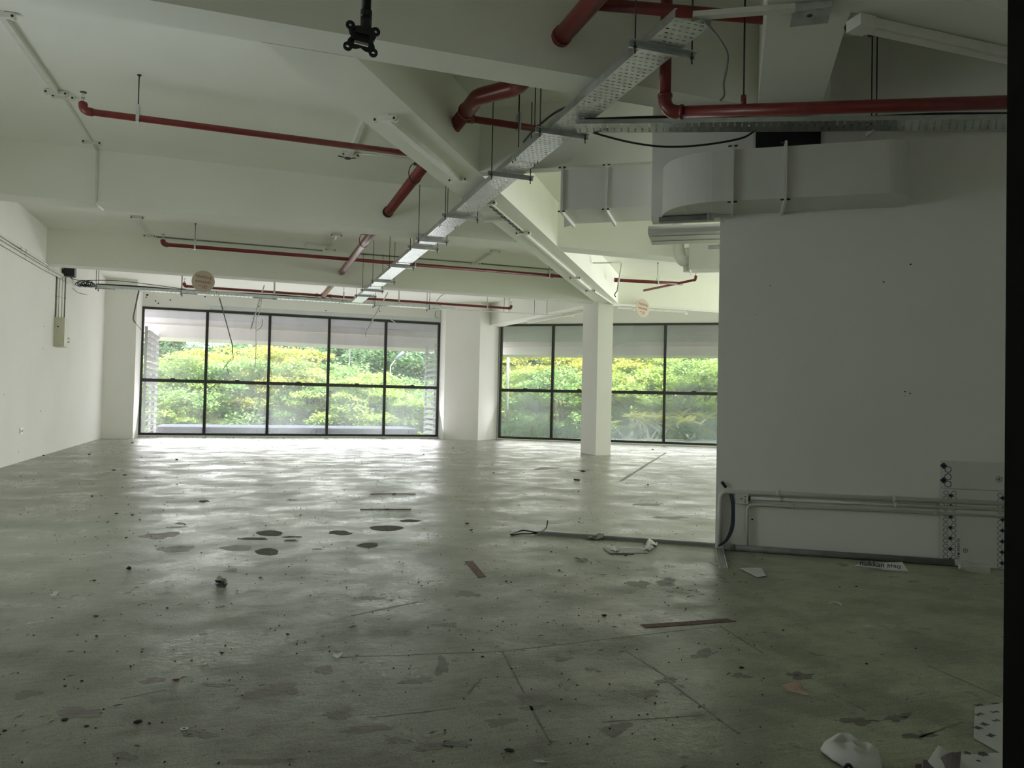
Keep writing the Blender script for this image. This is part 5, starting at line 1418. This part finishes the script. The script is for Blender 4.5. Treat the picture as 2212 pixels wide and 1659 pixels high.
a = at_z(2072, 1224, 0.032); b = at_z(2138, 1230, 0.032); d = (b-a)
prof = [(0, .012), (.08, .012), (.09, .014), (.16, .018), (.30, .030), (.42, .031), (.45, .029), (.48, .031), (.56, .031), (.59, .029), (.62, .031), (.72, .031), (.75, .029), (.78, .031), (.95, .031), (1.0, .026)]
MB().tube([a+d*u for u, r in prof], [r for u, r in prof], 20).build('body', 'clear', bt)
MB().tube([a-d*0.02, a+d*0.08], 0.0145, 16).build('cap', 'paper', bt)
# glass offcut with paper on it
gl = thing('acrylic_panel', 'clear flat panel with white scraps lying on the floor before the conduit', 'panel', at_z(1350, 1190))
plate([at_z(1303, 1183), at_z(1318, 1196), at_z(1402, 1196), at_z(1385, 1183)], 0.0, 0.006).build('sheet', 'clear', gl)
tag(MB().tube([at_z(1303, 1183, .004), at_z(1318, 1196, .004), at_z(1370, 1196.5, .004)], 0.004, 6).build('edge_strip', 'greyplastic'), 'dark edge strip of the clear panel on the floor', 'strip')
sheet('paper_scrap', 'white folded scrap on the left end of the clear panel', 'paper', [(1318, 1190), (1330, 1193), (1340, 1191), (1325, 1183)], 'paper', 0.012, fold=0.012, seed=2)
sheet('paper_scrap', 'white folded scrap on the right end of the clear panel', 'paper', [(1385, 1190), (1405, 1191), (1412, 1187), (1398, 1179)], 'paper', 0.016, fold=0.016, seed=5)
sheet('plaster_piece', 'greenish broken piece resting against the floor conduit', 'litter', [(1395, 1180), (1418, 1182), (1420, 1176), (1402, 1173)], 'duct', 0.03, fold=0.01, seed=7, th=0.006)
sheet('plastic_scrap', 'crumpled grey film beside the middle of the floor conduit', 'litter', [(1268, 1166), (1300, 1168), (1305, 1163), (1275, 1161)], 'greyplastic', 0.03, fold=0.03, seed=3)
sheet('plastic_scrap', 'dark peeled scrap on the floor left of the clear panel', 'litter', [(1238, 1209), (1272, 1215), (1268, 1211), (1245, 1206)], 'concrete', 0.012, fold=0.01, seed=8)
# crumpled bit in the middle of the hall
cb = thing('crumpled_cup', 'crushed grey cup standing alone on the floor, left of centre', 'cup', at_z(478, 1267))
c = at_z(478, 1266, 0)
ring = []; mb = MB(); R = random.Random(4); vs = []
for j in range(4):
    for k in range(12):
        a_ = 2*pi*k/12; r_ = (0.024, 0.030, 0.028, 0.034)[j]*(1+R.uniform(-.22, .22))
        vs.append(c+Vector((r_*cos(a_), r_*sin(a_), (0.0, 0.010, 0.018, 0.025)[j]+R.uniform(0, .006)*(j > 0))))
mb.add(vs, [(j*12+k, j*12+(k+1) % 12, (j+1)*12+(k+1) % 12, (j+1)*12+k) for j in range(3) for k in range(12)]+[tuple(reversed(range(12)))])
mb.build('wall', 'greyplastic', cb)
sheet('lid', None, None, [(467, 1263), (482, 1266), (490, 1260), (474, 1257)], 'concrete', 0.02, cb, fold=0.008).location.z = 0.016
# foreground litter
wt = thing('white_tray', 'crushed white plastic container lying at the bottom edge', 'container', at_z(1840, 1640))
pts = [(1773, 1627), (1804, 1603), (1830, 1612), (1862, 1624), (1890, 1638), (1903, 1648), (1903, 1668), (1880, 1676), (1840, 1667), (1800, 1650)]
base = [at_z(*q) for q in pts]; cc_ = sum(base, Vector())/len(base)
mb = MB(); n = len(base); vs = []
for k_, z_ in ((1.0, 0.004), (1.0, 0.010), (0.9, 0.035), (0.66, 0.045), (0.45, 0.034), (0.2, 0.042)):
    for i, q in enumerate(base):
        e = cc_.lerp(q, k_); vs.append(Vector((e.x, e.y, z_+0.006*sin(i*2.2+z_*90))))
mb.add(vs, [(j*n+i, j*n+(i+1) % n, (j+1)*n+(i+1) % n, (j+1)*n+i) for j in range(5) for i in range(n)]+[tuple(5*n+i for i in range(n))], True)
mb.build('shell', 'paper', wt)
rim = [v+UZ*0.012 for v in base]; MB().tube(rim+[rim[0]], 0.003, 6, caps=False).build('rim', 'paper', wt)
tag(MB().tube(curve_pts([at_z(1822, 1662, .004), at_z(1832, 1652, .03), at_z(1842, 1660, .004)], 5), 0.005, 6).build('wire_loop', 'blackcable'), 'dark wire loop under the white container at the bottom edge', 'wire')
wc_ = thing('wood_chip', 'pale split wood chip alone on the floor, lower right', 'wood', at_z(1715, 1495))
sheet('splinter', None, None, [(1687, 1487), (1700, 1493), (1748, 1503), (1728, 1487)], 'leafdry', 0.028, wc_, 0.006)
def printed(label, pts, seed, marks):
    t = thing('printed_paper', label, 'paper', at_z(*pts[0])); o = sheet('sheet', None, None, pts, 'paper', 0.010, t, 0.0006, seed=seed)
    mb = MB()
    for (mx_, my_, ml, mh, an) in marks:
        a_, b_ = at_z(mx_, my_), at_z(mx_+ml*cos(an), my_+ml*sin(an)*0.8)
        dd_ = (b_-a_).normalized(); ss = UZ.cross(dd_)
        z_ = 0.0185
        hh_ = mh*0.0011
        for k in range(4):
            u0, u1 = k/4, k/4+0.17
            q0, q1 = a_.lerp(b_, u0), a_.lerp(b_, u1); e = hh_*(0.6+0.4*((k*7+seed) % 3)/2)
            mb.prism([(0, -e), ((q1-q0).length, -e), ((q1-q0).length, e), (0, e)], Vector((q0.x, q0.y, z_)), dd_, ss, UZ, 0.0004)
    mb.build('print_mark', 'ink', t)
printed('white paper printed all over with small dark marks beside the door post', [(2103, 1598), (2215, 1658), (2215, 1512), (2106, 1530)], 2,
        [(2107, 1536, 16, 7, -.2), (2142, 1532, 16, 6, -.1), (2108, 1557, 16, 7, -.3), (2142, 1551, 16, 6, -.15), (2108, 1587, 10, 10, -.5), (2122, 1579, 10, 10, -.5), (2136, 1604, 11, 9, -.5), (2145, 1570, 14, 6, -.2)])
printed('white paper printed with dark marks at the bottom edge beside the door post', [(2068, 1690), (2200, 1692), (2200, 1634), (2074, 1632)], 3, [(2083, 1640, 14, 10, .1), (2118, 1646, 14, 12, -.6), (2110, 1658, 8, 6, 0)])
sheet('paper_sheet', 'folded white letter with faint lines at the bottom edge', 'paper', [(1990, 1668), (2062, 1672), (2062, 1645), (2027, 1628)], 'paper', 0.02, seed=6)
sheet('paper_sheet', 'greyish creased paper overlapping the folded letter at the bottom edge', 'paper', [(1992, 1690), (2072, 1690), (2076, 1650), (1994, 1651)], 'mauve', 0.03, fold=0.02, seed=9)
tag(plate([at_z(1976, 1668), at_z(1993, 1668), at_z(1990, 1653), at_z(1978, 1654)], 0, 0.004).build('red_scrap', 'rust'), 'small red brown scrap left of the folded letter', 'litter')
sheet('paper_scrap', 'small curled white scrap on the floor below the centre', 'paper', [(717, 1420), (730, 1425), (742, 1419), (722, 1414)], 'paper', 0.012, seed=3)
sheet('paper_scrap', 'small white scrap on the floor at the left', 'paper', [(106, 1290), (118, 1294), (127, 1290), (115, 1286)], 'paper', 0.016, fold=0.02, seed=4)
tag(MB().tube(curve_pts([at_z(1792, 1303, .004), at_z(1806, 1301, .006), at_z(1815, 1304, .004), at_z(1817, 1307, .004)], 5), 0.004, 6).build('white_tie', 'paper'), 'bent white plastic strip on the green floor right of centre', 'litter')
tag(MB().tube([at_z(1240, 1036+0, .012), at_z(1252, 1037, .012)], 0.010, 8).build('bolt_stub', 'chip'), 'dark stub lying on the floor towards the column', 'litter')
wsh = at_z(398, 1575, 0)
tag(MB().ring([(0.012*cos(i*pi/8), 0.012*sin(i*pi/8)) for i in range(16)], [(0.005*cos(i*pi/8), 0.005*sin(i*pi/8)) for i in range(16)], wsh, UX, UY, UZ, 0.002).build('washer', 'galv'), 'small metal washer on the floor at lower left', 'washer')
sheet('paper_scrap', 'thin curled white sliver near the bottom edge', 'paper', [(1150, 1645), (1160, 1648), (1192, 1650), (1170, 1644)], 'paper', 0.006, seed=2)
# single dark crumbs that can be picked out
crumbs = [(279, 1224, 10, 1.6), (203, 1252, 9, .8), (361, 1312, 7, .8), (208, 1330, 9, .5), (209, 1372, 6, 1.6), (621, 1368, 9, .9), (480, 1408, 9, .7), (378, 1427, 5, 1.3), (414, 1425, 6, .7), (306, 1407, 5, .9), (253, 1406, 4, 1.4),
          (140, 1552, 16, .5), (298, 1556, 18, .5), (186, 1567, 12, .4), (322, 1561, 6, .7), (141, 1481, 7, .5), (177, 1470, 9, .4), (10, 1577, 9, .5), (273, 1160, 7, .8), (246, 1014, 10, .5), (269, 1025, 9, .5), (199, 1071, 5, 1.2), (219, 1070, 6, .6),
          (251, 1108, 9, .5), (286, 1111, 10, .5), (232, 1127, 6, .7), (302, 1122, 4, 1), (649, 1111, 6, 1), (382, 991, 7, .8), (382, 1045, 7, .5), (286, 955, 9, .6), (193, 980, 7, .8), (94, 983, 5, .9), (435, 1192, 5, 1), (563, 1246, 8, .6),
          (726, 1153, 4, 1), (671, 1285, 4, 1), (512, 1275, 5, .8), (1009, 1129, 14, .4), (1018, 1143, 12, .4), (1094, 1254, 6, .9), (1104, 1256, 6, .9), (1191, 1191, 7, .5), (1208, 1230, 5, 1.2), (1250, 1060, 5, 1), (1251, 1126, 6, 1), (1352, 1199, 7, .7), (1437, 1221, 5, .7),
          (1305, 1327, 12, .7), (1340, 1327, 7, .8), (1022, 1402, 9, .8), (1042, 1417, 10, .4), (975, 1611, 6, 1), (1415, 1517, 7, .8), (1100, 1618, 22, .5), (1602, 1440, 14, .5), (1692, 1360, 6, .9), (1872, 1432, 7, 1.3), (1978, 1400, 8, .4), (1814, 1267, 6, .6), (1850, 1266, 7, .7),
          (1400, 1045, 6, 1.5), (1066, 1020, 5, 1), (915, 980, 5, 1), (978, 967, 6, .6), (1063, 1001, 4, 1), (1410, 970, 6, .8), (1317, 972, 5, 1), (1260, 1016, 14, .5), (1625, 1122, 4, 1), (1968, 571, 0, 0)]
CW = ['blackish', 'dark', 'sooty', 'brownish']
crumb_meshes = []
for i in range(4):
    R = random.Random(20+i); bm = bmesh.new(); bmesh.ops.create_icosphere(bm, subdivisions=1, radius=1.0)
    for v in bm.verts: v.co *= R.uniform(0.7, 1.15); v.co.z = (v.co.z+0.9)*0.6
    me = bpy.data.meshes.new('crumb'); bm.to_mesh(me); bm.free(); me.materials.append(MAT['chip']); crumb_meshes.append(me)
def quarter(px, py):
    f = 'far' if py < 1060 else 'mid' if py < 1260 else 'near'
    s = 'left' if px < 740 else 'middle' if px < 1330 else 'right'
    return {'far': 'by the windows', 'mid': 'mid hall', 'near': 'near the camera'}[f]+', '+s
NTH = 'first second third fourth fifth sixth seventh eighth ninth tenth eleventh twelfth thirteenth fourteenth fifteenth sixteenth seventeenth eighteenth nineteenth twentieth twenty-first twenty-second'.split()
byq = {}
for i, (px, py, w, asp) in enumerate(crumbs):
    if w: byq.setdefault(quarter(px, py), []).append((px, py, w, asp, i))
for qn, L in byq.items():
    for k, (px, py, w, asp, i) in enumerate(sorted(L)):
        p = at_z(px, py+w*asp*0.4); d = (p-CAMP).length; hx = w/2*d/FPX
        o = bpy.data.objects.new('grit_crumb', crumb_meshes[i % 4]); COL.objects.link(o)
        hz = min(hx*1.2, max(0.003, hx*asp*0.7))
        o.location = p; o.scale = (hx, hx*0.8, hz); o.rotation_euler = (0, 0, i*1.1)
        tag(o, 'dark grit crumb, %s from left of those %s' % (NTH[k], qn.replace(', ', ', floor ')), 'litter', 'crumbs '+qn)
for lab, px, py, w in (('small red crumb on the floor near the left wall', 199, 1069, 6), ('red brown sliver on the floor, left foreground', 207, 1329, 12), ('red brown shred in the worn patch, left foreground', 380, 1467, 16)):
    p = at_z(px, py+2); d = (p-CAMP).length; hx = w/2*d/FPX
    m_r = crumb_meshes[1].copy(); m_r.materials.clear(); m_r.materials.append(MAT['redink'])
    o = bpy.data.objects.new('red_crumb', m_r); COL.objects.link(o); o.location = p; o.scale = (hx, hx*0.6, hx*0.35); tag(o, lab, 'litter')
# fine grit nobody could count
R = random.Random(77); gm = MB()
for i in range(2600):
    y = 1.4+17.0*R.random()**1.8; x = -2.7+R.random()*(2.8+y*0.75)
    if x*sin(TH)+y*cos(TH) > 5.5 and x*cos(TH)-y*sin(TH) > -0.15: continue
    r_ = R.uniform(0.0015, 0.005)*(0.8+0.10*y); a = R.uniform(0, 6.28)
    c = Vector((x, y, 0)); gm.add([c+Vector((cos(a)*r_, sin(a)*r_, 0)), c+Vector((cos(a+2)*r_, sin(a+2)*r_, 0)), c+Vector((cos(a+4)*r_, sin(a+4)*r_, 0)), c+UZ*r_*0.9], [(0, 1, 3), (1, 2, 3), (2, 0, 3)])
tag(gm.build('grit', 'chip'), 'fine dark grit scattered all over the hall floor', 'grit', None, 'stuff')
# crumbled plaster along the foot of the glazing
R = random.Random(5); gm = MB()
for i in range(160):
    x = R.uniform(-2.3, 4.8); y = YW-0.10-R.random()**2*0.5; r_ = R.uniform(0.008, 0.03)
    gm.add([Vector((x+r_*cos(a), y+r_*sin(a), 0)) for a in (0, 2, 4)]+[Vector((x, y, r_*0.7))], [(0, 1, 3), (1, 2, 3), (2, 0, 3)])
tag(gm.build('plaster_debris', 'concrete'), 'crumbled plaster along the foot of the far windows', 'debris', None, 'stuff')
# screw holes and knocks in the walls
def mark(par, p, ax, ay, r):
    az = ax.cross(ay); MB().prism([(r*cos(i*pi/4), r*0.8*sin(i*pi/4)) for i in range(8)], p, ax, ay, az, 0.0006).build('screw_hole', 'chip', par)
wl = bpy.data.objects['wall_left']; wn = bpy.data.objects['wall_near_right']; wo = bpy.data.objects['wall_over_window_left']; cpier = bpy.data.objects['wall_pier_corner']
for px, py, r in ((95, 705, .014), (93, 753, .012), (88, 888, .016), (87, 905, .008), (40, 977, .012), (8, 852, .01)):
    mark(wl, at_x(px, py, XL+0.0004), UY, UZ, r)
for px, py, r in ((1967, 571, .007), (1909, 609, .006), (1955, 846, .005), (1966, 850, .005), (1625, 1122, .007), (1562, 478, .004), (1955, 855, .003), (1664, 617, .004), (1632, 680, .003)):
    mark(wn, at_n(px, py, ND-0.0008), UT, UZ, r)
for px, py, r in ((318, 637, .03), (368, 648, .02), (316, 642, .016), (336, 650, .018), (342, 655, .018), (443, 641, .022), (558, 662, .03), (704, 671, .016), (820, 672, .018), (331, 610, .016), (342, 604, .016)):
    mark(wo, at_y(px, py, YW-0.0215), UX, UZ, r)
